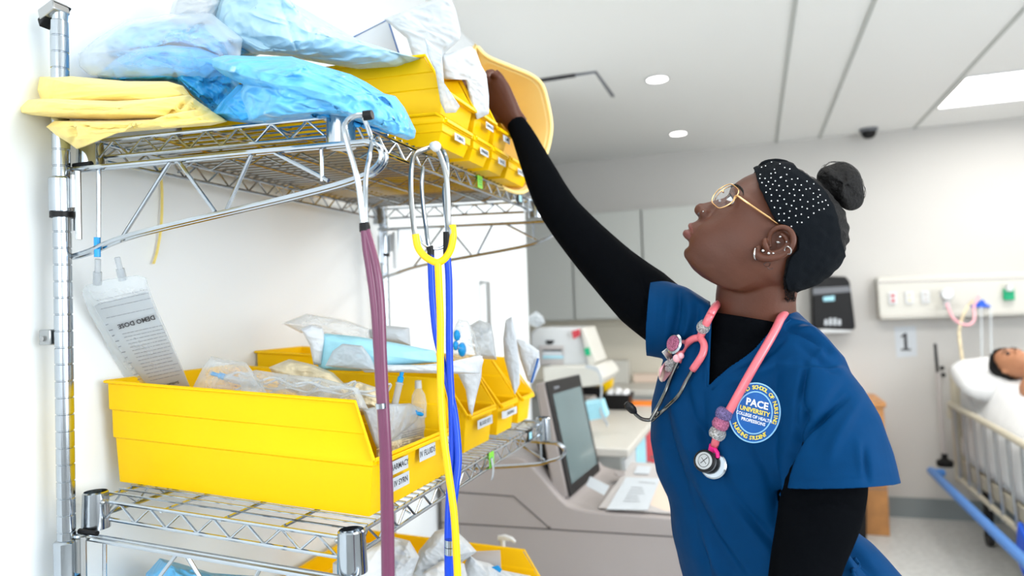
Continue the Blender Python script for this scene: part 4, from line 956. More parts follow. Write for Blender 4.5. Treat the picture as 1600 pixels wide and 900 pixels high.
mat('glitter_silver', (.70, .72, .70), .25, .7, noise_amt=.5, noise_scale=500, bump=1, bump_scale=500)
mat('glitter_pink', (.85, .22, .38), .25, .5, noise_amt=.5, noise_scale=500, bump=1, bump_scale=500)
mat('glitter_purple', (.28, .22, .48), .25, .6, noise_amt=.5, noise_scale=500, bump=1, bump_scale=500)
film('lens_glass', (.95, .97, 1), .01, .05)

def realize(o, voxel=0, smooth=0, decim=0):
    if voxel:
        q = o.modifiers.new('r', 'REMESH'); q.mode = 'VOXEL'; q.voxel_size = voxel; q.use_smooth_shade = True
    if smooth:
        q = o.modifiers.new('m', 'SMOOTH'); q.factor = .5; q.iterations = smooth
    bpy.context.view_layer.update(); dg = bpy.context.evaluated_depsgraph_get()
    me = bpy.data.meshes.new_from_object(o.evaluated_get(dg)); old = o.data
    mats_ = [m for m in old.materials]
    o.modifiers.clear(); o.data = me; me.name = old.name
    if len(me.materials) == 0:
        for m_ in mats_: me.materials.append(m_)
    me.polygons.foreach_set('use_smooth', [True]*len(me.polygons))
    return o
def coords(o):
    a = np.empty(len(o.data.vertices)*3); o.data.vertices.foreach_get('co', a); a = a.reshape(-1, 3); return a+np.array(ORG[o.name])
def setco(o, a):
    o.data.vertices.foreach_set('co', (a-np.array(ORG[o.name])).ravel()); o.data.update()
def normals(o):
    a = np.empty(len(o.data.vertices)*3); o.data.vertices.foreach_get('normal', a); return a.reshape(-1, 3)
RIa, UPa, FWa, CAMa = [np.array(v) for v in (RI, UP, FW, CAM)]
def npix(a):
    q = a-CAMa; Z = q@FWa; return 800+F*(q@RIa)/Z, 450-F*(q@UPa)/Z, Z
def pdist(x, y, pl):
    d = np.full(x.shape, 1e9); best = np.zeros(x.shape)
    for k, ((ax_, ay_), (bx_, by_)) in enumerate(zip(pl, pl[1:])):
        vx, vy = bx_-ax_, by_-ay_; t = np.clip(((x-ax_)*vx+(y-ay_)*vy)/(vx*vx+vy*vy), 0, 1)
        e = np.hypot(x-ax_-t*vx, y-ay_-t*vy); m_ = e < d; d = np.where(m_, e, d); best = np.where(m_, (k+t)/(len(pl)-1), best)
    return d, best
def strokes(o, lst, facing=True):
    a = coords(o); n = normals(o); x, y, Z = npix(a)
    view = (a-CAMa); view /= np.linalg.norm(view, axis=1)[:, None]; fc = np.clip(-(n*view).sum(1)*2, 0, 1) if facing else 1
    tot = np.zeros(len(a))
    for pl, amp, wd in lst:
        amp *= 2.0 if abs(amp) > .0019 else 1; pl = [(p.x, p.y) for p in smooth_path([(q[0], q[1], 0) for q in pl], 4)]
        d, t = pdist(x, y, pl); tot += amp*np.exp(-(d/wd)**2)*np.sin(PI*np.clip(t*.9+.05, 0, 1))**.6
    setco(o, a+n*(tot*fc)[:, None])
def inpoly(x, y, poly):
    r = np.zeros(x.shape, bool); n = len(poly)
    for i in range(n):
        x1, y1 = poly[i]; x2, y2 = poly[(i+1) % n]
        c = ((y1 > y) != (y2 > y)) & (x < (x2-x1)*(y-y1)/((y2-y1) or 1e-9)+x1); r ^= c
    return r
def delete_faces(o, keepfn, snap=None):
    """keepfn(x, y, Z, P) per vertex -> bool keep; faces with any removed vertex go"""
    a = coords(o); x, y, Z = npix(a); keep = keepfn(x, y, Z, a)
    bm = bmesh.new(); bm.from_mesh(o.data); bm.verts.ensure_lookup_table()
    kill = [v for v in bm.verts if not keep[v.index]]
    bmesh.ops.delete(bm, geom=kill, context='VERTS')
    if snap:
        org = ORG[o.name]
        for v in bm.verts:
            if v.is_boundary:
                P = v.co+org; px_, py_ = pix(P); z_ = (P-CAM).dot(FW)
                d, t = pdist(np.array([px_]), np.array([py_]), snap)
                if d[0] < 7:
                    k = t[0]*(len(snap)-1); i = min(int(k), len(snap)-2); f_ = k-i
                    qx = snap[i][0]+(snap[i+1][0]-snap[i][0])*f_; qy = snap[i][1]+(snap[i+1][1]-snap[i][1])*f_
                    v.co = ad(qx, qy, z_)-org
        for _ in range(8):
            mv = {}
            for v in bm.verts:
                if v.is_boundary:
                    nb_ = [e.other_vert(v).co for e in v.link_edges if e.is_boundary]
                    if len(nb_) == 2: mv[v] = (nb_[0]+nb_[1])*.25+v.co*.5
            for v, c_q in mv.items(): v.co = c_q
    bm.to_mesh(o.data); bm.free(); o.data.update()
def bvh_of(o):
    a = coords(o); return BVHTree.FromPolygons([tuple(p) for p in a], [tuple(p.vertices) for p in o.data.polygons])

nurse = thing('person', ad(1180, 900, 1.08)*1, 'woman in blue scrubs over black sleeves, in glasses and studded headband, reaching up', 'person')
# ---------------- head frame
ZH = 1.05
ncam = -ray(1200, 360).normalized()
S = ZH/F
def HP(x, y, c=0): return ad(x, y, ZH)+ncam*c
def ab(x, y): dx, dy = x-1205, y-375; return (-.77*dx-.64*dy, .64*dx-.77*dy)
def A(a, b, c=0):  # head coords in px: a forward, b up, c towards camera
    dx = -.77*a+.64*b; dy = -.64*a-.77*b
    return HP(1205+dx, 375+dy, c*S)
TB = [(-113, 66, 44, 8), (-110, 76, 30, 20), (-106, 86, 16, 32), (-99, 93, -2, 43), (-87, 97, -22, 53), (-81, 100, -30, 57), (-68, 103, -45, 63), (-52, 104, -58, 68), (-44, 102, -70, 71), (-33, 99, -77, 74),
      (-21, 97, -84, 76), (-10, 95, -90, 77), (3, 95, -94, 78), (12, 98, -97, 79), (20, 101, -99, 79), (33, 99.5, -99, 79), (48, 95, -98, 78), (64, 87, -94, 75), (80, 77, -86, 69), (92, 66, -74, 60), (101, 52, -57, 47), (107, 38, -38, 33), (110.5, 20, -18, 15)]
TBa = np.array(TB, float)
def interp(b, j): return float(np.interp(b, TBa[:, 0], TBa[:, j]))
def hsurf(b, th, off=0):
    f, bk, w = interp(b, 1), interp(b, 2), interp(b, 3)
    mid = -8 if b < 60 else -8+(b-60)*.2
    mid = min(mid, f-12); mid = max(mid, bk+10)
    ct, st = math.cos(th), math.sin(th)
    ra = (f-mid+off) if ct > 0 else (mid-bk+off)
    e = .80 if (ct > 0 and b < 30) else .95
    a = mid+ra*math.copysign(abs(ct)**(1.0 if ct < 0 else .92), ct); c = (w+off)*math.copysign(abs(st)**e, st)
    bb = b+(off*max(0, (b-60)/50) if b > 60 else 0)
    return a, bb, c
def head_rings(off=0, n=56, bs=None):
    bs = bs if bs is not None else list(np.linspace(-113, 90, 52))+list(np.linspace(92.5, 110.5, 10))
    return [[A(*hsurf(b, 2*PI*k/n, off)) for k in range(n)] for b in bs]
body = MB()
# smoothed table for rings
body.loft(head_rings())
# nose
nr = []
for b, a1, wd in ((12, 99, 6), (4, 100.5, 7), (-6, 106, 8), (-16, 113, 9.5), (-25, 119.5, 11), (-32, 123.5, 12.5), (-38, 122.5, 13), (-43, 116, 12), (-46, 108, 9)):
    nr.append([A(86+(a1-86)*(.5+.5*math.cos(t)) if True else 0, b, wd*math.sin(t)*(1.15-.35*math.cos(t))) for t in [2*PI*k/20 for k in range(20)]])
body.loft(nr)
for s in (-1, 1): body.ball(A(105, -35, 13.5*s), 8.8*S, 14, 10); 
body.ball(A(114.5, -34, 0), 10.5*S, 14, 10)
# muzzle, lips
def lip_curve(a0, b0, wide, r, drop, curl=0):
    pts = []; rr_ = []
    for k in range(-8, 9):
        t = k/8; pts.append(A(a0-12*t*t-2*abs(t), b0+drop*abs(t)**1.5+curl*math.cos(t*5)*.6, wide*t)); rr_.append(S*(r*(1-.8*t*t)))
    return pts, rr_
body.ball(A(90, -62, 0), 1, 20, 14, sc=(21*S, 29*S, 25*S), frame=(A(1,0)-A(0,0), ) and ((A(100,0)-A(0,0)).normalized(), ncam, (A(0,100)-A(0,0)).normalized()))
up_l = lip_curve(109.5, -63.0, 25, 6.2, -5); lo_l = lip_curve(107, -76.5, 23, 7.8, 5)
body.tube(*up_l, n=12); body.tube(*lo_l, n=12)
body.ball(A(82, -95, 0), 13*S, 14, 10, sc=(1, 1.5, 1), frame=((A(100,0)-A(0,0)).normalized(), ncam, (A(0,100)-A(0,0)).normalized()))
# brow ridge, cheek
for s in (-1, 1):
    body.tube([A(94, 20, 8*s), A(92, 22, 24*s), A(82, 20, 44*s), A(66, 14, 58*s)], [5*S, 7*S, 7*S, 5*S], 10)
    body.ball(A(48, -16, 41*s), 25*S, 18, 12)
    # jaw corner
    body.tube([A(0, -28, 60*s), A(4, -58, 52*s), A(44, -86, 38*s), A(70, -96, 20*s)], [12*S, 13*S, 12*S, 11*S], 12)
# neck
NK = [((1183, 520), 68, 1.075), ((1180, 490), 61, 1.07), ((1180, 465), 59.5, 1.065), ((1184, 440), 60, 1.06), ((1194, 415), 58, 1.055), ((1208, 385), 52, 1.05), ((1216, 360), 40, 1.05)]
def oring(cx, cy, hw, Z, dr, tilt=0, n=40, off=0, X=None, N2=None):
    """ring round (cx,cy); hw = half width in px across the view, dr = half depth in metres"""
    c = ad(cx, cy, Z); r = hw*Z/F+off
    Xv = X or RI; Dv = N2 or FW
    return [c+Xv*(r*math.cos(2*PI*k/n))+UP*(tilt*r*math.cos(2*PI*k/n))+Dv*((dr+off)*math.sin(2*PI*k/n)) for k in range(n)]
body.loft([oring(p[0], p[1], hw, Z, .056, tilt=-.10) for p, hw, Z in NK])
# torso (measured silhouette, turned about 45 degrees)
TOR = [(486, 1120, 1236, 1.075, .05), (498, 1100, 1246, 1.075, .075), (514, 1082, 1262, 1.075, .09), (535, 1066, 1276, 1.075, .098), (560, 1050, 1290, 1.075, .104), (600, 1037, 1292, 1.075, .110), (640, 1028, 1290, 1.075, .112), (700, 1026, 1280, 1.075, .108),
       (750, 1036, 1275, 1.08, .104), (790, 1052, 1285, 1.08, .104), (830, 1060, 1336, 1.08, .106), (870, 1068, 1370, 1.08, .112), (900, 1076, 1394, 1.085, .118), (960, 1088, 1412, 1.09, .125), (1030, 1095, 1425, 1.09, .128)]
A_ = (RI*.80-FW*.60).normalized(); B_ = (RI*.60+FW*.80).normalized()
def torso(off, n=56, upto=99):
    out = []
    for y, xl, xr, Z, dr in TOR[:upto]:
        c = ad((xl+xr)/2, y, Z); hw = (xr-xl)/2*Z/F+off
        a = hw/.88; bb = a*.68
        # silhouette width of rotated ellipse
        k_ = hw/math.sqrt((a*.80)**2+(bb*.60)**2); a *= k_; bb *= k_
        out.append([c+A_*(a*math.cos(2*PI*k/n))+B_*(bb*math.sin(2*PI*k/n)) for k in range(n)])
    return out
body.loft(torso(-.028))
# arms
RA = [(1085, 525, 50, 1.13), (1045, 497, 50, 1.16), (1005, 465, 50, 1.20), (960, 424, 42, 1.25), (915, 377, 36, 1.31), (880, 336, 31.5, 1.36), (862, 308, 29.5, 1.385), (848, 280, 27, 1.41), (832, 245, 22.5, 1.45), (818, 214, 18.5, 1.475), (806, 192, 15.5, 1.49), (796, 176, 16, 1.50)]
LA = [(1272, 610, 50, .985), (1285, 650, 60, .97), (1288, 700, 62, .96), (1287, 762, 62, .95), (1278, 810, 60, .945), (1264, 860, 54, .94), (1255, 900, 51, .935), (1246, 950, 48, .93), (1232, 1010, 44, .92), (1222, 1070, 36, .91), (1216, 1110, 32, .90)]
def limb(lst, off, a=0, b=99, n=28):
    c = [ad(x, y, Z) for x, y, r, Z in lst[a:b]]; r = [r_*Z/F+off for x, y, r_, Z in lst[a:b]]
    return c, r
c_, r_ = limb(RA, -.013); body.tube(smooth_path(c_, 3), list(np.interp(np.linspace(0, len(r_)-1, (len(r_)-1)*3+1), range(len(r_)), r_)), 24)
c_, r_ = limb(LA, -.008); body.tube(smooth_path(c_, 3), list(np.interp(np.linspace(0, len(r_)-1, (len(r_)-1)*3+1), range(len(r_)), r_)), 24)
def hand(mb, W, d, wide, palmn, curl=1.0, side=1, sc=1.0):
    """W wrist centre, d wrist-to-knuckle direction, wide across the palm, palmn out of the palm"""
    d = d.normalized(); wide = (wide-d*wide.dot(d)).normalized(); pn = d.cross(wide); pn = pn if pn.dot(palmn) > 0 else -pn
    L_ = .092*sc
    rg2 = []
    for t, w_, h_ in ((-.25, .024, .019), (0, .025, .018), (.25, .031, .017), (.6, .039, .0155), (.9, .041, .013), (1.05, .038, .010)):
        c = W+d*(L_*t); rg2.append([c+wide*(w_*sc*math.copysign(abs(math.cos(a))**.8, math.cos(a)))+pn*(h_*sc*math.sin(a)) for a in [2*PI*k/20 for k in range(20)]])
    mb.loft(rg2)
    for i, (o_, ln, r0) in enumerate(((-.031, .068, .0088), (-.0105, .078, .0092), (.0105, .073, .0088), (.030, .056, .0078))):
        p = W+d*(L_*(.98-.05*abs(i-1)))+wide*(o_*sc*side); pts = [p-d*.02*sc]; ang = .25*curl; dirn = d; rs_ = [r0*sc]
        pts.append(p); rs_.append(r0*sc)
        for k, fr_ in enumerate((.45, .3, .25)):
            ang += curl*(.35, .55, .4)[k]
            dirn = d*math.cos(ang)+pn*math.sin(ang)+wide*(o_*side*1.2)
            p = p+dirn.normalized()*(ln*fr_*sc); pts.append(p); rs_.append(r0*sc*(.92, .84, .66)[k])
        mb.tube(pts, rs_, 12); mb.ball(pts[-1], rs_[-1], 10, 8)
    # thumb
    p = W+d*(L_*.18)-wide*(.020*sc*side)
    pts = [p, p+(d*.55-wide*side*.75+pn*.3).normalized()*.034*sc]; pts.append(pts[-1]+(d*.85-wide*side*.35+pn*.4).normalized()*.030*sc); pts.append(pts[-1]+(d*.9+pn*.5).normalized()*.024*sc)
    mb.tube(pts, [.014*sc, .0115*sc, .0098*sc, .0075*sc], 12); mb.ball(pts[-1], .0075*sc, 10, 8)
W0 = ad(800, 184, 1.495); K0 = ad(760, 130, 1.475)
hand(body, W0, K0-W0, (RI*.80+UP*.42-FW*.55), (RI*-.5-UP*.8-FW*.3), curl=1.25, side=1, sc=1.0)
W1 = ad(1215, 1112, .90); hand(body, W1, (ad(1205, 1200, .90)-W1), FW, RI*-1, curl=.5, side=-1)
# hips and legs to the floor (inside the trousers)
hipc = ad(1215, 1020, 1.10); hx, hy = hipc.x, hipc.y
fdir = Vector((B_.x, B_.y, 0)).normalized()*-1; sdir = Vector((A_.x, A_.y, 0)).normalized()
def leg_rings(s, off):
    out = []
    for z, rx, ry, sp_ in ((.93, .085, .095, .075), (.80, .090, .095, .08), (.62, .075, .08, .085), (.45, .060, .062, .09), (.28, .055, .058, .09), (.10, .045, .05, .09), (.07, .042, .048, .09)):
        c = Vector((hx, hy, z))+sdir*(s*sp_); out.append([c+sdir*((rx+off)*math.cos(2*PI*k/28))+fdir*((ry+off)*math.sin(2*PI*k/28)) for k in range(28)])
    return out
for s in (-1, 1): body.loft(leg_rings(s, -.012))
bo = body.build('body', 'skin', nurse, sharp=180)
realize(bo, .0026, 3)
for m_ in ('lip',): bo.data.materials.append(MATS[m_])
# sculpt: eye sockets, mouth line, philtrum, jaw shading by geometry
a = coords(bo)
O3 = np.array(A(0, 0, 0)); ea = np.array(A(100, 0, 0)-A(0, 0, 0))/100; eb = np.array(A(0, 100, 0)-A(0, 0, 0))/100; ec = np.array(ncam)*S
Minv = np.linalg.inv(np.array([ea, eb, ec]).T)
def habc(a): return (a-O3)@Minv.T
h = habc(a); disp = np.zeros(len(a))
for s in (-1, 1):
    disp += 11*np.exp(-(((h[:, 0]-94)/20)**2+((h[:, 1]-8)/10.5)**2+((h[:, 2]-29*s)/19)**2))
disp += 4.0*np.exp(-(((h[:, 0]-112)/16)**2+((h[:, 1]+69.5)/2.4)**2+((h[:, 2])/22)**4))
disp += 4*np.exp(-(((h[:, 0]-100)/14)**2+((h[:, 1]+88)/6)**2+((h[:, 2])/24)**2))
for s in (-1, 1): disp += 3.5*np.exp(-(((h[:, 0]-60)/22)**2+((h[:, 1]+52)/22)**2+((h[:, 2]-62*s)/14)**2))
a = a-ea[None, :]*(disp[:, None])
setco(bo, a); h = habc(a)
# lips colour belongs to the lips
pc = np.array([p.center[:] for p in bo.data.polygons])+np.array(ORG[bo.name]); hp = habc(pc)
def near_curve(pts, rr_, k):
    P_ = habc(np.array([p[:] for p in pts])); r2 = np.array(rr_)/S
    m_ = np.zeros(len(hp), bool); sel = np.where((hp[:, 0] > 80) & (hp[:, 1] < -50) & (hp[:, 1] > -95))[0]
    d = np.linalg.norm(hp[sel][:, None, :]-P_[None], axis=2)-r2[None]*k; m_[sel] = d.min(1) < .3; return m_
lm = near_curve(*up_l, 1.02) | near_curve(*lo_l, 1.02)
mi = np.zeros(len(bo.data.polygons), int); mi[lm] = 1; bo.data.polygons.foreach_set('material_index', mi)
bo.data.update()
body_bvh = bvh_of(bo)
# eyes
for s in (-1, 1):
    q = MB(); q.ball(A(80, 9, 29*s), 13.0*S, 24, 16); e = q.build('eye', 'eye_white', bo, sharp=180)
    g = (A(100, 18, 4*s)-A(0, 0, 0)).normalized()
    c0 = A(80, 9, 29*s)
    q = MB(); q.lathe([(0, 13.6*S), (3.0*S, 13.4*S), (5.6*S, 12.4*S), (5.8*S, 11.8*S)], c0, g, 20); q.build('iris', 'iris', e)
    fx = (A(100, 0)-A(0, 0)).normalized(); uy = (A(0, 100)-A(0, 0)).normalized()
    lids = MB()
    for lo_, hi_, rr2 in ((.36, 1.5, 14.6), (-1.5, -.42, 14.2)):
        def lidf(u, v):
            az_ = -1.45+2.9*u; edge = (lo_ if lo_ > 0 else hi_); base_ = edge*(math.cos(az_*.95)**.7 if abs(az_*.95) < PI/2 else 0) 
            other = hi_ if lo_ > 0 else lo_
            el = base_+(other-base_)*v
            return c0+fx*(rr2*S*math.cos(el)*math.cos(az_))+ncam*(rr2*S*math.cos(el)*math.sin(az_))+uy*(rr2*S*math.sin(el))
        lids.grid(lidf, 20, 8)
    lids.build('eyelid', 'skin', bo, sharp=180, solid=.0012)
    q = MB()
    q.tube([c0+fx*(14.9*S*math.cos(el)*math.cos(az2))+ncam*(14.9*S*math.cos(el)*math.sin(az2))+uy*(14.9*S*math.sin(el)) for az2, el in [(-1.3+2.6*k/12, .36*max(0, math.cos((-1.3+2.6*k/12)*.95))**.7) for k in range(13)]], .0009, 6)
    q.build('eyelash', 'hair', bo)
    q = MB()
    pts = [A(101, 23, 12*s), A(100, 28, 22*s), A(93, 31, 34*s), A(82, 29, 45*s), A(73, 23, 52*s)]
    out = []
    for p in smooth_path(pts, 4):
        hit = body_bvh.find_nearest(p); out.append(hit[0]+hit[1]*.0008)
    q.tube(out, [.0010]+[.0021]*(len(out)-5)+[.0017, .0013, .0010, .0006], 8, flat=.6); q.build('eyebrow', 'hair', bo)
    q = MB(); q.ball(A(110.8, -40, 11.5*s), 3.2*S, 12, 8, sc=(1.1, 1, 1)); q.build('nostril_shade', 'tattoo_nostril_shade', bo)  # dark ball stands in for the shade inside the nostril
    # ear
    n3 = ncam*s
    def E(x, y, c): 
        xx = 1200+(x-1200)/1.085; yy = 360+(y-360)/1.085-1
        return ad(xx, yy, ZH)+ncam*(s*c*S)
    er = MB()
    hel = [(1204,388,78),(1202,376,79),(1204,366,82),(1211,359,86),(1222,356,90),(1233,360,94),(1239,370,97),(1239,381,98),(1233,392,96),(1223,400,92),(1212,404,88),(1200,405,84),(1190,404,80),(1183,399,78),(1182,392,76),(1188,387,76)]
    er.tube(smooth_path([E(*p) for p in hel], 4), [S*v for v in np.interp(np.linspace(0, 15, 61), range(16), [2.5,3.2,3.5,3.6,3.8,4,4.2,4.2,4,4,4.6,5.5,6.2,6.4,5.5,4])], 12)
    er.tube(smooth_path([E(*p) for p in [(1220,366,84),(1228,372,88),(1230,382,90),(1222,391,89),(1211,396,86),(1202,396,84)]], 4), S*3.6, 10)
    er.tube(smooth_path([E(*p) for p in [(1196,374,80),(1195,382,83),(1198,390,83),(1196,398,80)]], 4), [S*v for v in np.interp(np.linspace(0, 3, 13), range(4), [3, 4.6, 4.4, 3])], 10)
    disc = [E(x, y, c-4) for x, y, c in hel]; cc = E(1212, 382, 74)
    er.add(disc+[cc], [(i, (i+1) % len(disc), len(disc)) for i in range(len(disc))])
    er.add([p-n3*.004 for p in disc]+[E(1210, 384, 66)], [((i+1) % len(disc), i, len(disc)) for i in range(len(disc))])
    bk_ = [E(x*.5+1210*.5, y*.5+383*.5, 62) for x, y, c in hel]
    er.loft([[p-n3*.003 for p in disc], bk_])
    eo = er.build('ear', 'skin', bo, sharp=180); realize(eo, .0011, 3)
    def torus(name, c, r, rr_, n3_, m='silver'):
        n3_ = n3_.normalized(); a1 = n3_.orthogonal().normalized(); b1 = n3_.cross(a1)
        q = MB(); q.tube([c+a1*(r*math.cos(2*PI*k/24))+b1*(r*math.sin(2*PI*k/24)) for k in range(24)], rr_, 8, closed=True); q.build(name, m, bo)
    torus('hoop_earring', E(1181, 398, 84), .0085, .0011, RI*.85+ncam*.5, 'silver')
    torus('hoop_earring', E(1231, 392, 100), .0055, .0009, RI*.8-ncam*.5+UP*.3, 'silver')
    for x, y, c, r in ((1192, 393, 90, 1.6), (1201, 397, 91, 1.6), (1208, 397, 91, 1.2), (1219, 371, 90, 1.4), (1229, 379, 95, 1.1)):
        q = MB(); q.ball(E(x, y, c-2), r*S*1.4, 10, 8); q.build('stud_earring', 'silver', bo)
    torus('hoop_earring', E(1216, 380, 86), .0035, .0008, UP+RI*.3)
# nose stud, neck mark
q = MB(); q.ball(A(108, -33, 23), 1.3*S, 8, 6); q.build('nose_stud', 'silver', bo)
def onb(px_, py_, tree, off=.0):
    d = ray(px_, py_); hit = tree.ray_cast(CAM, d.normalized())
    if hit[0] is None: return None
    return hit[0]-d.normalized()*off
tt_ = MB()
for pl in ([(1193,413),(1198,409),(1204,411),(1202,416),(1196,417),(1193,413)], [(1199,418),(1203,421),(1208,419)]):
    P_ = [onb(x, y, body_bvh, .0002) for x, y in pl]
    if all(P_): tt_.tube(P_, .0006, 6, flat=.4)
tt_.build('neck_tattoo', 'tattoo_nostril_shade', bo)

# ---------------- hair and headband
def shell(name, m, poly, off, parent, nb=190, nt=240, solid=.0016, wav=0):
    bs = list(np.linspace(-80, 96, nb))+list(np.linspace(97, 110.5, 14)); vs = {}; mb = MB(); idx = {}
    pts = [[hsurf(b, 2*PI*k/nt, off) for k in range(nt)] for b in bs]
    X = np.array([[(1205-.77*p[0]+.64*p[1]) for p in r] for r in pts]); Y = np.array([[(375-.64*p[0]-.77*p[1]) for p in r] for r in pts])
    ins = inpoly(X, Y, poly)
    V = []; Fc = []
    for j in range(len(bs)):
        for k in range(nt):
            a_, b_, c_2 = pts[j][k]
            r_ = 1+wav*.01*noise.noise(Vector((a_*.09, b_*.09, c_2*.03)))
            V.append(A(a_*r_, b_*r_, c_2*r_))
    for j in range(len(bs)-1):
        for k in range(nt):
            k2 = (k+1) % nt
            if ins[j][k] and ins[j][k2] and ins[j+1][k] and ins[j+1][k2]: Fc.append((j*nt+k, j*nt+k2, (j+1)*nt+k2, (j+1)*nt+k))
    topr = (len(bs)-1)*nt
    if ins[-1].all(): Fc.append(tuple(topr+k for k in range(nt)))
    mb.add(V, Fc); o = mb.build(name, m, parent, sharp=180)
    bm = bmesh.new(); bm.from_mesh(o.data); bmesh.ops.delete(bm, geom=[v for v in bm.verts if not v.link_faces], context='VERTS'); 
    for _ in range(14):
        mv = {}
        for v in bm.verts:
            if v.is_boundary:
                nb_ = [e.other_vert(v).co for e in v.link_edges if e.is_boundary]
                if len(nb_) == 2: mv[v] = (nb_[0]+nb_[1])*.25+v.co*.5
        for v, c_q in mv.items(): v.co = c_q
    bm.to_mesh(o.data); bm.free()
    if solid: q = o.modifiers.new('s', 'SOLIDIFY'); q.thickness = solid; q.offset = 0
    return o
hairpoly = [(1176,262),(1196,300),(1216,345),(1226,352),(1243,366),(1240,390),(1226,404),(1222,430),(1226,470),(1250,480),(1400,420),(1400,200),(1180,200)]
hair = shell('hair', 'hair', hairpoly, 4, nurse, wav=3)
bandpoly = [(1160,258),(1178,264),(1186,296),(1199,324),(1212,350),(1228,354),(1243,368),(1243,386),(1230,402),(1224,430),(1232,460),(1242,470),(1400,440),(1321,402),(1312,384),(1306,350),(1298,322),(1284,298),(1262,280),(1243,266),(1232,230),(1180,225)]
band = shell('headband', 'band_black', bandpoly, 7.5, nurse, solid=.002, wav=2)
realize(band); band_bvh = bvh_of(band)
# knot fold on top of the band
q = MB(); q.tube(smooth_path([A(86, 62, -20), A(84, 82, -6), A(72, 95, 4), A(58, 103, 16), A(44, 106, 30)], 4), [S*v for v in np.interp(np.linspace(0, 4, 17), range(5), [3, 7, 8, 7, 3])], 12, flat=.7); q.build('band_knot', 'band_black', band, sharp=180)
dots = [(583,88),(632,98),(548,110),(690,128),(525,118),(517,160),(580,155),(515,183),(545,183),(580,180),(605,150),(640,175),(527,208),(565,203),(605,198),(635,178),(672,160),(668,197),(702,188),(736,184),(551,226),(590,218),(627,226),(676,229),(722,220),(757,222),(790,200),(830,215),(551,264),(575,245),(613,252),(652,252),(712,248),(746,252),(785,246),(808,242),(582,280),(631,285),(688,271),(718,282),(766,282),(828,270),(860,250),(582,315),(619,314),(657,305),(714,315),(751,308),(795,320),(827,305),(867,280),(855,292),(600,353),(634,357),(670,333),(700,342),(728,360),(762,350),(792,360),(827,345),(857,326),(880,320),(900,311),(657,389),(690,375),(725,402),(757,393),(830,387),(862,368),(890,362),(914,340),(625,392),(628,430),(656,430),(685,414),(798,411),(734,440),(760,441),(699,464),(660,120),(600,130)]
mb = MB()
for x, y in dots:
    p = onb(1050+x/3.75, 230+y/3.75, band_bvh)
    if p: mb.ball(p, .00095, 8, 6)
mb.build('headband_studs', 'stone', band)['kind'] = 'stuff'
# bun
bn = MB()
bc_ = ad(1315, 289, 1.06); 
def bunf(u, v):
    a1 = 2*PI*u; b1 = PI*(v-.5); X1 = (RI*.72-UP*.69); Y1 = (RI*.69+UP*.72)
    tw = 1+.10*math.sin(3*a1+5*v)+.08*noise.noise(Vector((math.cos(a1)*1.5, math.sin(a1)*1.5, v*3)))
    return bc_+(X1*(.041*math.cos(b1)*math.cos(a1))+Y1*(.030*math.cos(b1)*math.sin(a1))+ncam*(.032*math.sin(b1)))*tw
bn.grid(bunf, 48, 32)
bn.tube([A(5, 100, 0), ad(1296, 302, 1.06), bc_], [.012, .018, .022], 16)
bo2 = bn.build('hair_bun', 'hair', hair, sharp=180); realize(bo2, .0018, 3)
st = MB(); rb = random.Random(9)
for k in range(60):
    th = rb.uniform(0, 2*PI); ph = rb.uniform(-1, 1)
    pts = []
    for j in range(7):
        t_ = th+j*.14; pts.append(bc_+(RI*.72-UP*.69)*(.0405*math.cos(t_)*math.cos(ph))+(RI*.69+UP*.72)*(.0295*math.sin(t_)*math.cos(ph))+ncam*(.032*math.sin(ph))+Vector((rb.uniform(-1, 1), rb.uniform(-1, 1), rb.uniform(-1, 1)))*.0012)
    st.tube(pts, .00022, 4)
for k in range(260):
    y = rb.uniform(418, 468); x = rb.uniform(1224+abs(y-440)*.1, 1242); p = onb(x, y, body_bvh, -.001)
    if p is None: continue
    c2 = rb.uniform(0, 6); st.tube([p+ncam*.002*j+RI*(.0011*math.sin(c2+j*1.3))+UP*(-.0008*j+.0010*math.cos(c2+j*1.3)) for j in range(5)], .00035, 4)
st.build('loose_hair_strands', 'hair', hair)['kind'] = 'stuff'

# ---------------- clothes
us = MB(); us.loft(torso(-.019))
us.loft([oring(cx, cy, hw, Z, dr, tilt=-.17) for cx, cy, hw, Z, dr in ((1172, 580, 66, 1.07, .05), (1170, 530, 62, 1.07, .058), (1166, 505, 55, 1.068, .060), (1165, 496, 51.5, 1.066, .058))])
c_, r_ = limb(RA, 0, 0, 11); us.tube(smooth_path(c_, 3), list(np.interp(np.linspace(0, len(r_)-1, (len(r_)-1)*3+1), range(len(r_)), r_)), 28)
c_, r_ = limb(LA, 0, 0, 10); us.tube(smooth_path(c_, 3), list(np.interp(np.linspace(0, len(r_)-1, (len(r_)-1)*3+1), range(len(r_)), r_)), 28)
uo = us.build('undershirt', 'knit_black', nurse, 'black long-sleeved undershirt', sharp=180); realize(uo, .0032, 3)
strokes(uo, [([(1000,430),(1010,470),(1003,510)], -.004, 4), ([(990,425),(985,470)], .002, 7), ([(880,300),(872,345),(850,365)], -.0015, 7), ([(1240,790),(1300,780),(1345,800)], -.002, 8), ([(1230,830),(1290,850)], -.0015, 10)])
sc_ = MB(); sc_.loft(torso(0))
sc_.loft([oring(1180, 512, 82, 1.075, .075), oring(1180, 490, 62, 1.075, .062, tilt=-.1)])
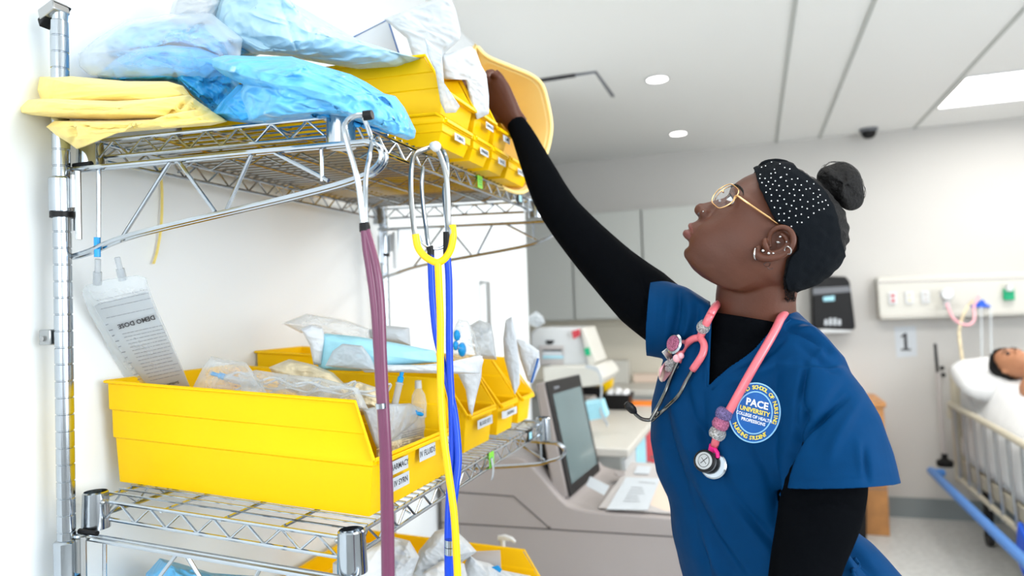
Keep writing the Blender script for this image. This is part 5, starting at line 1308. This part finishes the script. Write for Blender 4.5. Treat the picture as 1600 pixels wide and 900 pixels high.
# raised sleeve
def sleeve(lst, n=40):
    return [[ad(x, y, Z)+X*(rx*math.cos(2*PI*k/n))+Y*(ry*math.sin(2*PI*k/n)) for k in range(n)] for (x, y, Z, X, rx, Y, ry) in lst]
hemd = (UP*1.0+RI*.06).normalized()
sc_.loft(sleeve([(1110, 545, 1.10, UP, .072, FW, .085), (1072, 512, 1.13, UP, .066, FW, .078), (1040, 500, 1.15, hemd, .062, FW, .070), (1016, 497, 1.165, hemd, .0625, (FW+RI*.35).normalized(), .066), (992, 497, 1.18, hemd, .0625, (FW+RI*.35).normalized(), .066)]))
# lowered sleeve
SLV = [(1255, 565, 1.00, RI, .050, FW, .068), (1272, 600, .985, RI, .060, FW, .074), (1290, 645, .965, RI, .065, FW, .076), (1301, 700, .95, RI, .0715, FW, .078), (1311, 757, .94, (RI+UP*.06).normalized(), .0745, FW, .080), (1313, 780, .94, (RI+UP*.06).normalized(), .0755, FW, .081)]
sc_.loft(sleeve(SLV))
sc_.tube([ad(1200, 536, 1.05), ad(1236, 556, 1.02), ad(1258, 585, 1.0), ad(1272, 625, .98)], [.040, .052, .057, .060], 32)
so = sc_.build('scrub_top', 'scrub_blue', nurse, 'blue short-sleeved scrub top', sharp=180); realize(so, .0028, 3)
V = [(1108, 460), (1112, 487), (1110, 540), (1108, 602), (1120, 590), (1140, 573), (1160, 560), (1177, 547), (1196, 525), (1212, 507), (1232, 492), (1240, 470), (1225, 440), (1120, 440)]
snapV = V[:12]
bend = coords(so)
def keep(x, y, Z, P):
    inn = inpoly(x, y, V); return ~(inn & ((y < 497) | (Z < 1.06)))
delete_faces(so, keep, snap=snapV)
# open hems: the sleeves are cut off square and left open
def cut(o, P, nrm_, sel):
    org = ORG[o.name]; bm = bmesh.new(); bm.from_mesh(o.data)
    fs3 = [f for f in bm.faces if sel(f.calc_center_median()+org)]
    ge = set(fs3)
    for f in fs3: ge.update(f.edges); ge.update(f.verts)
    bmesh.ops.bisect_plane(bm, geom=list(ge), plane_co=Vector(P)-org, plane_no=nrm_, clear_outer=True); bm.to_mesh(o.data); bm.free(); o.data.update()
def zof(P): return (P-CAM).dot(FW)
pA, pB = ad(1017, 437, 1.165), ad(1011, 553, 1.165); cut(so, pA, -((pB-pA).cross(FW+RI*.25)).normalized() if ((pB-pA).cross(FW+RI*.25)).dot(RI) > 0 else ((pB-pA).cross(FW+RI*.25)).normalized(), lambda P: pix(P)[0] < 1045 and pix(P)[1] < 575)
pA, pB = ad(1225, 762, .94), ad(1397, 752, .94); nn_ = (pB-pA).cross((FW+ray(1311, 757)*3).normalized()).normalized(); nn_ = nn_ if nn_.dot(UP) < 0 else -nn_
cut(so, pA, nn_, lambda P: pix(P)[0] > 1221 and 735 < pix(P)[1] < 822 and zof(P) < 1.035)
FOLD = [
 ([(1062,452),(1058,490),(1048,545)], -.0045, 4), ([(1048,447),(1042,500),(1040,550)], .002, 6), ([(1075,462),(1078,500),(1062,560)], .003, 8), ([(1090,478),(1080,520),(1062,548)], -.005, 5), ([(1098,500),(1090,540),(1076,590)], -.003, 5),
 ([(1027,443),(1024,500),(1022,552)], -.0012, 3),
 ([(1050,600),(1062,660),(1090,740),(1130,820)], .003, 10), ([(1070,600),(1085,660),(1110,700)], -.0035, 7), ([(1040,640),(1046,700),(1075,790),(1100,860),(1110,900)], -.006, 8),
 ([(1098,620),(1100,690),(1140,770),(1200,840),(1230,880)], -.005, 9), ([(1110,720),(1150,790),(1200,860)], .0035, 9), ([(1060,760),(1090,830),(1130,900)], .004, 8), ([(1075,750),(1110,830),(1160,900)], -.005, 7),
 ([(1240,690),(1224,740),(1218,790)], -.009, 7), ([(1262,640),(1244,680),(1236,700)], -.006, 6), ([(1170,690),(1195,730),(1215,780)], -.003, 8), ([(1200,760),(1212,790),(1215,830)], -.0035, 10),
 ([(1236,500),(1268,512),(1300,545),(1312,560)], .003, 5), ([(1228,512),(1260,524),(1295,550)], -.0045, 4), ([(1250,540),(1290,570),(1310,580)], -.003, 6), ([(1258,570),(1252,620),(1262,660)], -.004, 5), ([(1320,600),(1292,640),(1270,690)], -.003, 9), ([(1345,620),(1310,680),(1295,720)], .003, 9),
 ([(1350,700),(1356,752)], -.003, 5), ([(1340,690),(1346,740)], .002, 6), ([(1240,704),(1262,674),(1300,642),(1325,618)], -.0055, 4), ([(1262,572),(1247,620),(1240,690)], -.0028, 3), ([(1225,753),(1310,751),(1392,743)], -.0014, 2.2), ([(1262,520),(1285,545),(1262,570)], .002, 6),
 ([(1150,585),(1190,560),(1225,530)], -.003, 5), ([(1140,600),(1175,585),(1240,560)], .0025, 8), ([(1130,620),(1120,660),(1150,760)], .002, 10),
 ([(1100,500),(1098,600)], -.0012, 2.5), ([(1320,840),(1345,870),(1370,900)], -.008, 7), ([(1300,850),(1325,880),(1340,910)], .005, 8)]
strokes(so, FOLD)
a = coords(so); n_ = normals(so)
nz = np.array([fbm(Vector(p), 11, 2) for p in a]); setco(so, a+n_*(nz*.0034)[:, None])
q = so.modifiers.new('sm', 'SMOOTH'); q.factor = .5; q.iterations = 2
q = so.modifiers.new('so', 'SOLIDIFY'); q.thickness = .0016; q.offset = -1
realize(so); so_bvh = bvh_of(so); uo_bvh = bvh_of(uo)
def on(x, y, off=.004, dflt=1.0):
    d = ray(x, y).normalized(); best = None
    for tr in (so_bvh, uo_bvh, body_bvh):
        hh = tr.ray_cast(CAM, d)
        if hh[0] is not None and (best is None or hh[3] < best): best = hh[3]
    if best is None: return ad(x, y, dflt)
    return CAM+d*(best-off)
# neckline facing
def lap(P_, k=2):
    for _ in range(k): P_ = [P_[0]]+[(P_[i-1]+P_[i]*2+P_[i+1])/4 for i in range(1, len(P_)-1)]+[P_[-1]]
    return P_
mb = MB(); out = []
vv = [(1113,490),(1111,515),(1110,540),(1109,570),(1108,604)]
mb.tube(smooth_path(lap([on(x-2, y, .0004, 1.0) for x, y in vv], 3), 3), .0018, 8, flat=.5)
vv = [(1109,605),(1125,588),(1142,575),(1160,563),(1178,550),(1197,528),(1214,510),(1232,495)]
mb.tube(smooth_path(lap([on(x+3, y+4, .0004) for x, y in vv], 3), 3), .0018, 8, flat=.5)
mb.build('neckline_facing', 'scrub_blue', so, sharp=180)
# trousers and shoes
tr_ = MB()
for s in (-1, 1): tr_.loft(leg_rings(s, .012)[:-1])
tr_.loft([[Vector((hx, hy, z))+sdir*(rx*math.cos(2*PI*k/32))+fdir*(ry*math.sin(2*PI*k/32)) for k in range(32)] for z, rx, ry in ((.99, .14, .115), (.92, .165, .125), (.84, .16, .12), (.78, .12, .10))])
to = tr_.build('trousers', 'scrub_blue', nurse, sharp=180); realize(to, .006, 4)
for s in (-1, 1):
    c = Vector((hx, hy, 0))+sdir*(s*.09); q = MB()
    q.loft([[c+fdir*(u)+sdir*(w_*math.cos(t))+Vector((0, 0, max(0, z0+h_*math.sin(t)))) for t in [2*PI*k/20 for k in range(20)]] for u, w_, z0, h_ in ((-.075, .02, .035, .03), (-.06, .034, .045, .045), (0, .040, .05, .05), (.06, .042, .038, .038), (.12, .045, .03, .03), (.165, .03, .022, .022), (.18, .01, .02, .012))])
    q.build('shoe', 'white_plastic', nurse, sharp=180)
# side tie at the waist
mb = MB(); mb.tube(smooth_path([on(1335, 872, .004), on(1342, 884, .006), on(1332, 892, .006), on(1338, 905, .005)], 4), .003, 8); mb.build('waist_tie', 'scrub_blue', so)

# ---------------- university patch (sewn on the chest)
CX, CY = 1179, 645; rot = math.radians(9)
def pp_(u, v, off):   # patch px coordinates, x right, y down, rotated
    x = CX+u*math.cos(rot)-v*math.sin(rot)*.9; y = CY+u*math.sin(rot)+v*math.cos(rot); return on(x, y, off)
def rad_o(t):
    r = 44.5; 
    return r
mb = MB(); nr_ = 10; na = 64; vs_ = []
for i in range(nr_+1):
    for k in range(na):
        t = 2*PI*k/na; r = i/nr_; vs_.append(pp_(40*r*math.cos(t), 46.5*r*math.sin(t), .0014))
fs_ = [(i*na+k, i*na+(k+1) % na, (i+1)*na+(k+1) % na, (i+1)*na+k) for i in range(nr_) for k in range(na)]
mb.add(vs_, fs_); patch = mb.build('embroidered_patch', 'patch_blue', so, 'round blue and yellow embroidered patch', sharp=180)
mb = MB(); mb.tube([pp_(40*math.cos(2*PI*k/72), 46.5*math.sin(2*PI*k/72), .0018) for k in range(72)], .0010, 6, closed=True); mb.build('patch_border', 'thread_lightblue', patch)
mb = MB(); mb.tube([pp_(27.5*math.cos(2*PI*k/72), 33*math.sin(2*PI*k/72), .0019) for k in range(72)], .0009, 6, closed=True); mb.build('patch_inner_ring', 'thread_lightblue', patch)
def ptext(body_, size, u, v, m, name, bold=.0, sx=1.0, sh_=0):
    a_, f_ = text(body_, size, (0, 0, 0), (1, 0, 0), (0, 1, 0), bold=bold)
    MB().add([pp_(u+p.x*sx, v-p.y-p.x*sh_, .0030) for p in a_], f_).build(name, m, patch, weld=False, fix=False)
ptext('PACE', 15, 2, -14, 'thread_white', 'patch_lettering', .45, 1, -.10)
ptext('UNIVERSITY', 9.6, 0, -2.5, 'thread_yellow', 'patch_lettering', .25, .93, -.10)
ptext('COLLEGE OF HEALTH', 7.0, 0, 6.5, 'thread_white', 'patch_lettering', .16, .84, -.10)
ptext('PROFESSIONS', 7.0, 0, 14, 'thread_white', 'patch_lettering', .16, .9, -.10)
def arc(body_, size, a0, a1, m, flip=False):
    vs2 = []; fs2 = []
    n2 = len(body_)
    for i, ch in enumerate(body_):
        if ch == ' ': continue
        t = math.radians(a0+(a1-a0)*(i+.5)/n2); a_, f_ = text(ch, size, (0, 0, 0), (1, 0, 0), (0, 1, 0), bold=.22)
        cu, cv = 33.6*math.cos(t), -39.8*math.sin(t)
        up2 = (math.cos(t), math.sin(t)) if not flip else (-math.cos(t), -math.sin(t)); rt = (up2[1], -up2[0])
        base_ = len(vs2)
        for p in a_:
            gx = rt[0]*p.x+up2[0]*p.y; gy = rt[1]*p.x+up2[1]*p.y; vs2.append(pp_(cu+gx, cv-gy, .0030))
        fs2 += [tuple(base_+j for j in ff) for ff in f_]
    MB().add(vs2, fs2).build('patch_ring_lettering', m, patch, weld=False, fix=False)
arc('LIENHARD SCHOOL OF NURSING', 8.6, 172, -18, 'thread_yellow')
arc('NURSING STUDENT', 8.6, 212, 312, 'thread_yellow', True)

# ---------------- glasses
gl = thing('eyeglasses', A(115, 5, 0), 'gold wire-framed eyeglasses with clear round lenses worn by the woman', 'glasses')
for s in (-1, 1):
    c = A(97, 7, 31*s); yv = (A(-14, 100, 0)-A(0, 0, 0)).normalized(); xv = (ncam*s*.80-(A(100, 0)-A(0, 0)).normalized()*.50).normalized()
    ring = [c+xv*(.0255*math.cos(t))+yv*(.0215*math.sin(t)*(1-.06*math.cos(4*t))) for t in [2*PI*k/40 for k in range(40)]]
    q = MB(); q.tube(ring, .0009, 8, closed=True); fo = q.build('lens_rim', 'gold', gl)
    q = MB(); q.add([p for p in ring], [tuple(range(40))]); q.build('lens', 'lens_glass', gl)
    end = ring[0]; end2 = c+xv*.026+yv*.004
    q = MB(); q.tube(smooth_path([c+xv*.0255+yv*.003, A(82, 18, 62*s), A(68, 19.5, 77*s), A(40, 22, 82*s), A(15, 24.5, 82.5*s), A(2, 25, 81*s)], 4), .0015, 8); q.build('temple_arm', 'gold', gl)
    q = MB(); q.tube([c-xv*.018-yv*.008, A(100, -4, 9*s)], .0007, 6); q.ball(A(100, -4, 9.5*s), .0020, 10, 8, sc=(1, 1, 1)); q.build('nose_pad', 'clear_film', gl)
q = MB(); q.tube(smooth_path([A(105, 9, -8), A(108, 12, -3), A(108, 12, 3), A(105, 9, 8)], 4), .0010, 8); q.build('bridge', 'gold', gl)

# ---------------- pink stethoscope round her neck
st_ = thing('stethoscope', on(1160, 600, .01), 'pink stethoscope with glitter beads hanging round the neck of the woman', 'stethoscope')
def onp(lst, off): 
    P_ = [on(x, y, off) if len(t) == 0 else ad(x, y, t[0]) for x, y, *t in lst]; return P_
def lap(P_, k=2):
    for _ in range(k): P_ = [P_[0]]+[(P_[i-1]+P_[i]*2+P_[i+1])/4 for i in range(1, len(P_)-1)]+[P_[-1]]
    return P_
pa = onp([(1221,496),(1215,510),(1205,528),(1193,548),(1181,568),(1168,590),(1156,612),(1146,632),(1138,645)], .008)
top = [ad(1231, 486, on(1221, 496).__sub__(CAM).dot(FW)+.03), ad(1236, 480, 1.12)]
zq = (on(1099, 515, .008)-CAM).dot(FW)
neckback = [ad(1225, 470, 1.16), ad(1180, 462, 1.17), ad(1135, 470, 1.14), ad(1119, 480, zq+.035)]
z9 = (on(1108, 496, .010)-CAM).dot(FW)
neckback = [ad(1225, 470, 1.16), ad(1180, 462, 1.17), ad(1140, 466, z9+.07), ad(1121, 476, z9+.025), ad(1114, 485, z9+.004)]
pb_ = [ad(1110, 492, z9), on(1104, 504, .010), on(1099, 515, .008), on(1094, 528, .008)]
mb = MB(); mb.tube(smooth_path([top[0]]+lap(pa), 4), .0060, 14); mb.tube(smooth_path([top[0], top[1]]+neckback+[pb_[0]], 4), .0060, 14); mb.tube(smooth_path(pb_, 3), .0060, 14)
y1_ = onp([(1094,527),(1082,530),(1072,538),(1064,550),(1059,566)], .008); y2_ = onp([(1094,527),(1100,538),(1099,550),(1093,562),(1082,578)], .008)
mb.tube(smooth_path(y1_, 4), .0055, 14); mb.tube(smooth_path(y2_, 4), .0055, 14)
lw_ = onp([(1138,645),(1128,662),(1121,680),(1116,697)], .008); mb.tube(smooth_path(lw_, 3), .0056, 14)
mb.build('tubing', 'tube_pink', st_, sharp=180)
def bead(x, y, m, a2, r=.0115, off=.009):
    c = on(x, y, off); d = a2.normalized(); q = MB()
    q.lathe([(.005, -.0085), (r*.8, -.0075), (r, -.003), (r, .003), (r*.8, .0075), (.005, .0085)], c, d, 24); q.build('glitter_bead', m, st_, sharp=180)
dd_ = (pa[-1]-pa[-3]); bead(1131, 647, 'glitter_purple', dd_); bead(1126, 662, 'glitter_pink', dd_); bead(1121, 677, 'glitter_silver', dd_); bead(1099, 511, 'glitter_silver', pb_[1]-pb_[2], r=.0098)
q = MB(); q.tube(onp([(1115,696),(1113,706),(1110,712)], .010), .0062, 12); q.tube(onp([(1117,702),(1121,708),(1121,714)], .012), .003, 10); q.build('bright_pink_joint', 'pink_bright', st_)
cz_ = on(1103, 721, .020); dz_ = (-ray(1110, 724).normalized()*.86-RI*.38+UP*.15).normalized()
q = MB(); c2_ = on(1117, 728, .012); q.lathe([(0, -.004), (.0175, -.004), (.0190, 0), (.0190, .006), (.017, .008), (0, .008)], c2_, dz_, 40); q.build('chest_piece_disc', 'chrome', st_)
q = MB(); q.lathe([(0, -.004), (.0130, -.004), (.0158, .001), (.0158, .006), (.0140, .008), (.0122, .0082), (.0122, .0075), (0, .0075)], cz_, dz_, 40); cp = q.build('diaphragm_rim', 'black_plastic', st_)
q = MB(); q.lathe([(0, .0076), (.0120, .0078), (.0120, .0084), (0, .009)], cz_, dz_, 40); di = q.build('diaphragm', 'steel', st_)
q = MB(); ux = dz_.cross(UP).normalized()*-1; uy2 = ux.cross(dz_)*-1; cc_ = cz_+dz_*.0092
q.tube([cc_+ux*(.008*math.cos(t))+uy2*(.009*math.sin(t)) for t in [2*PI*k/24 for k in range(24)]], .0004, 4, closed=True)
q.tube([cc_-ux*.004-uy2*.004, cc_+ux*.001+uy2*.001, cc_+ux*.005+uy2*.005], .0005, 4); q.tube([cc_-ux*.004+uy2*.004, cc_+ux*.004-uy2*.004], .0005, 4); q.build('diaphragm_mark', 'gunmetal', di)
# metal ear tubes
jz = (on(1030, 640, .012)-CAM).dot(FW)
jo = ad(1021, 651, jz-.01)
q = MB()
q.tube(smooth_path([y2_[-1], ad(1072, 596, (on(1072, 596, .010)-CAM).dot(FW)), ad(1060, 618, (on(1060, 618, .012)-CAM).dot(FW)), ad(1042, 636, jz-.012), ad(1018, 658, jz-.012)], 5), .0028, 10)
q.tube(smooth_path([y1_[-1], ad(1049, 588, (on(1049, 588, .010)-CAM).dot(FW)), ad(1040, 612, (on(1040, 612, .012)-CAM).dot(FW)), ad(1028, 636, jz-.02), ad(1016, 657, jz-.02)], 5), .0028, 10)
q.tube(smooth_path([ad(1022, 652, jz-.016), ad(1015, 656, jz-.018), ad(1004, 655, jz-.022), ad(995, 649, jz-.026), ad(988, 641, jz-.03)], 4), .0028, 10)
q.ball(ad(1026, 645, jz-.016), .005, 12, 8)
q.build('ear_tubes', 'gunmetal', st_)
q = MB(); q.tube([ad(993, 645, jz-.028), ad(989, 641, jz-.03), ad(983, 635, jz-.033), ad(978, 630, jz-.034)], [.003, .0062, .0066, .004], 14); q.build('ear_tip', 'black_plastic', st_, sharp=180)
# badge reel and charms clipped to the tubing
br = thing('badge_reel', on(1052, 545, .012), 'silver and pink badge reel with a pink charm clipped at her right chest', 'badge')
nb_ = (-ray(1055, 545).normalized()*.55-RI*.8+UP*.25).normalized()
c = on(1056, 538, .016)
q = MB(); q.lathe([(0, -.004), (.0150, -.004), (.0160, -.002), (.0160, .004), (.0135, .006), (0, .006)], c, nb_, 28); q.build('reel_case', 'chrome', br)
q = MB(); q.lathe([(0, .0062), (.0125, .0064), (.0110, .0085), (0, .0095)], c, nb_, 24); q.build('reel_face', 'glitter_pink', br)
q = MB(); q.obox(on(1045, 556, .012), (RI*.6-UP*.8)*-.012, (RI*.8+UP*.6)*.0055, FW*.002); q.build('clip', 'silver', br, bevel=.001)
q = MB(); 
cb = on(1049, 572, .014)
for k in range(5):
    t = 2*PI*k/5; q.ball(cb+RI*(.0065*math.cos(t))+UP*(.0065*math.sin(t)), .0052, 12, 8)
q.ball(cb, .005, 12, 8); q.build('flower_charm', 'glitter_silver', br)
q = MB(); pc_ = [on(1040, 566, .009), on(1052, 561, .009), on(1056, 575, .009), on(1046, 586, .009), on(1038, 596, .009), on(1031, 592, .009), on(1031, 578, .009)]
q.prism(pc_, FW*.005); q.ball(on(1058, 560, .012), .0065, 12, 8); q.ball(on(1064, 556, .012), .005, 12, 8); q.build('pink_charm', 'pink_pale', br, bevel=.0015)
q = MB(); q.ball(on(1034, 584, .013), .008, 16, 10, sc=(.7, 1, 1.6)); q.build('charm_face', 'beige_paper', br)

# ============================================================ MANIKIN ON THE BED
mat('manikin_skin', (.42, .19, .10), .45, noise_amt=.05)
def small_head():
    t = thing('manikin', ax(1575, 580, 1.46), 'brown-skinned training manikin with short black hair lying in the bed under white sheets', 'manikin')
    c = ay(1584, 572, 4.50); 
    # lies on its back: crown towards the wall (+y), face up; a little turned to the camera
    upv_ = Vector((-.55, .80, .25)).normalized(); fw = Vector((-.15, -.32, .93)).normalized(); fw = (fw-upv_*fw.dot(upv_)).normalized(); sd = upv_.cross(fw)
    k = .00093
    def Q(a, b, cc): return c+fw*(a*k)+upv_*(b*k)+sd*(cc*k)
    mb = MB(); bs = list(np.linspace(-113, 90, 36))+list(np.linspace(93, 110.5, 7))
    mb.loft([[Q(*hsurf(b, 2*PI*j/32)) for j in range(32)] for b in bs])
    mb.loft([[Q(84+(a1-84)*(.5+.5*math.cos(q_)), b, wd*math.sin(q_)) for q_ in [2*PI*j/14 for j in range(14)]] for b, a1, wd in ((12, 99, 7), (-10, 108, 9), (-32, 124, 14), (-43, 116, 13), (-46, 106, 9))])
    for s in (-1, 1):
        mb.ball(Q(106, -38, 13*s), .008, 10, 8); mb.ball(Q(-4, -8, 79*s), .014, 12, 8, sc=(.9, .7, 1.5), frame=(fw, sd, upv_))
    mb.tube([Q(103-(j/6)**2*14, -63, j*4) for j in range(-6, 7)], .006, 10); mb.tube([Q(102-(j/6)**2*14, -77, j*4) for j in range(-6, 7)], .007, 10)
    mb.loft([[Q(0+52*math.cos(q_), b, 52*math.sin(q_)) for q_ in [2*PI*j/24 for j in range(24)]] for b in (-40, -150, -190)])
    mb.loft([[Q(-10+w1*.5*math.cos(q_), b, w1*math.sin(q_)) for q_ in [2*PI*j/24 for j in range(24)]] for b, w1 in ((-165, 60), (-185, 190), (-230, 215), (-420, 200), (-640, 190))])
    o = mb.build('body', 'manikin_skin', t, sharp=180); realize(o, .005, 3)
    for s in (-1, 1):
        q = MB(); q.ball(Q(92, 4, 31*s), .011, 12, 8); q.build('eye', 'iris', o)
        q = MB(); q.tube([Q(102, 24, 12*s), Q(101, 29, 28*s), Q(90, 25, 48*s)], .003, 6); q.build('eyebrow', 'hair', o)
    h_ = MB(); nb2 = 50; nt2 = 60; bs2 = list(np.linspace(-60, 98, nb2))+list(np.linspace(99, 110.5, 8)); P2_ = [[hsurf(b, 2*PI*j/nt2, 9) for j in range(nt2)] for b in bs2]; V2 = []; F2 = []
    for r in P2_:
        for p in r:
            w_ = 1+.07*noise.noise(Vector((p[0]*.05, p[1]*.05, p[2]*.05)))+.04*noise.noise(Vector((p[0]*.15, p[1]*.15, p[2]*.15))); V2.append(Q(p[0]*w_, p[1]*w_, p[2]*w_))
    ok = lambda p: (p[0] < 20+(p[1]-20)*.9 if p[1] > 20 else p[0] < 14-(20-p[1])*.5)
    for j in range(len(bs2)-1):
        for i in range(nt2):
            i2 = (i+1) % nt2
            if all(ok(P2_[jj][ii]) for jj, ii in ((j, i), (j, i2), (j+1, i), (j+1, i2))): F2.append((j*nt2+i, j*nt2+i2, (j+1)*nt2+i2, (j+1)*nt2+i))
    F2.append(tuple((len(bs2)-1)*nt2+i for i in range(nt2)))
    h_.add(V2, F2); h_.build('hair', 'hair', t, sharp=180, solid=.006)
small_head()

# ---------------- creases pressed into the soft goods
rc_ = random.Random(21)
for gi, (o, poly) in enumerate(GOWNS):
    xs = [p[0] for p in poly]; ys = [p[1] for p in poly]; x0, x1, y0, y1 = min(xs), max(xs), min(ys), max(ys); lst = []
    if o.name.startswith('folded_gown'):
        k = {'folded_gown': [([(270,134),(288,142),(292,158)], -.006, 3), ([(200,160),(250,158),(285,152)], -.004, 3)],
             'folded_gown.001': [([(262,184),(276,170),(300,152)], -.010, 2.5), ([(272,184),(290,172),(304,158)], .006, 2.5), ([(284,184),(298,176),(312,164)], -.007, 2.5), ([(70,166),(120,172),(200,168)], -.004, 4), ([(120,180),(200,176),(250,180)], .003, 4)],
             'folded_gown.002': [([(112,192),(114,212),(110,230)], -.009, 4), ([(122,192),(150,200),(250,196)], -.008, 3), ([(150,206),(220,200),(320,188)], .004, 3), ([(262,186),(300,180),(330,174)], -.006, 2.5), ([(280,192),(320,184),(345,184)], -.006, 2.5), ([(240,190),(290,176),(320,172)], .005, 2.5)]}.get(o.name, [])
        lst = [(a, b*.6, c) for a, b, c in k]
    else:
        for j in range(26):
            xa = rc_.uniform(x0, x1-30); ya = rc_.uniform(y0, y1); ln = rc_.uniform(30, 130); an = rc_.gauss(.35, .45)
            pl = [(xa, ya), (xa+ln*.5*math.cos(an), ya+ln*.5*math.sin(an)+rc_.uniform(-8, 8)), (xa+ln*math.cos(an), ya+ln*math.sin(an))]
            lst.append((pl, rc_.choice((-1, -1, 1))*rc_.uniform(.0016, .0035), rc_.uniform(1.8, 4)))
    strokes(o, lst)
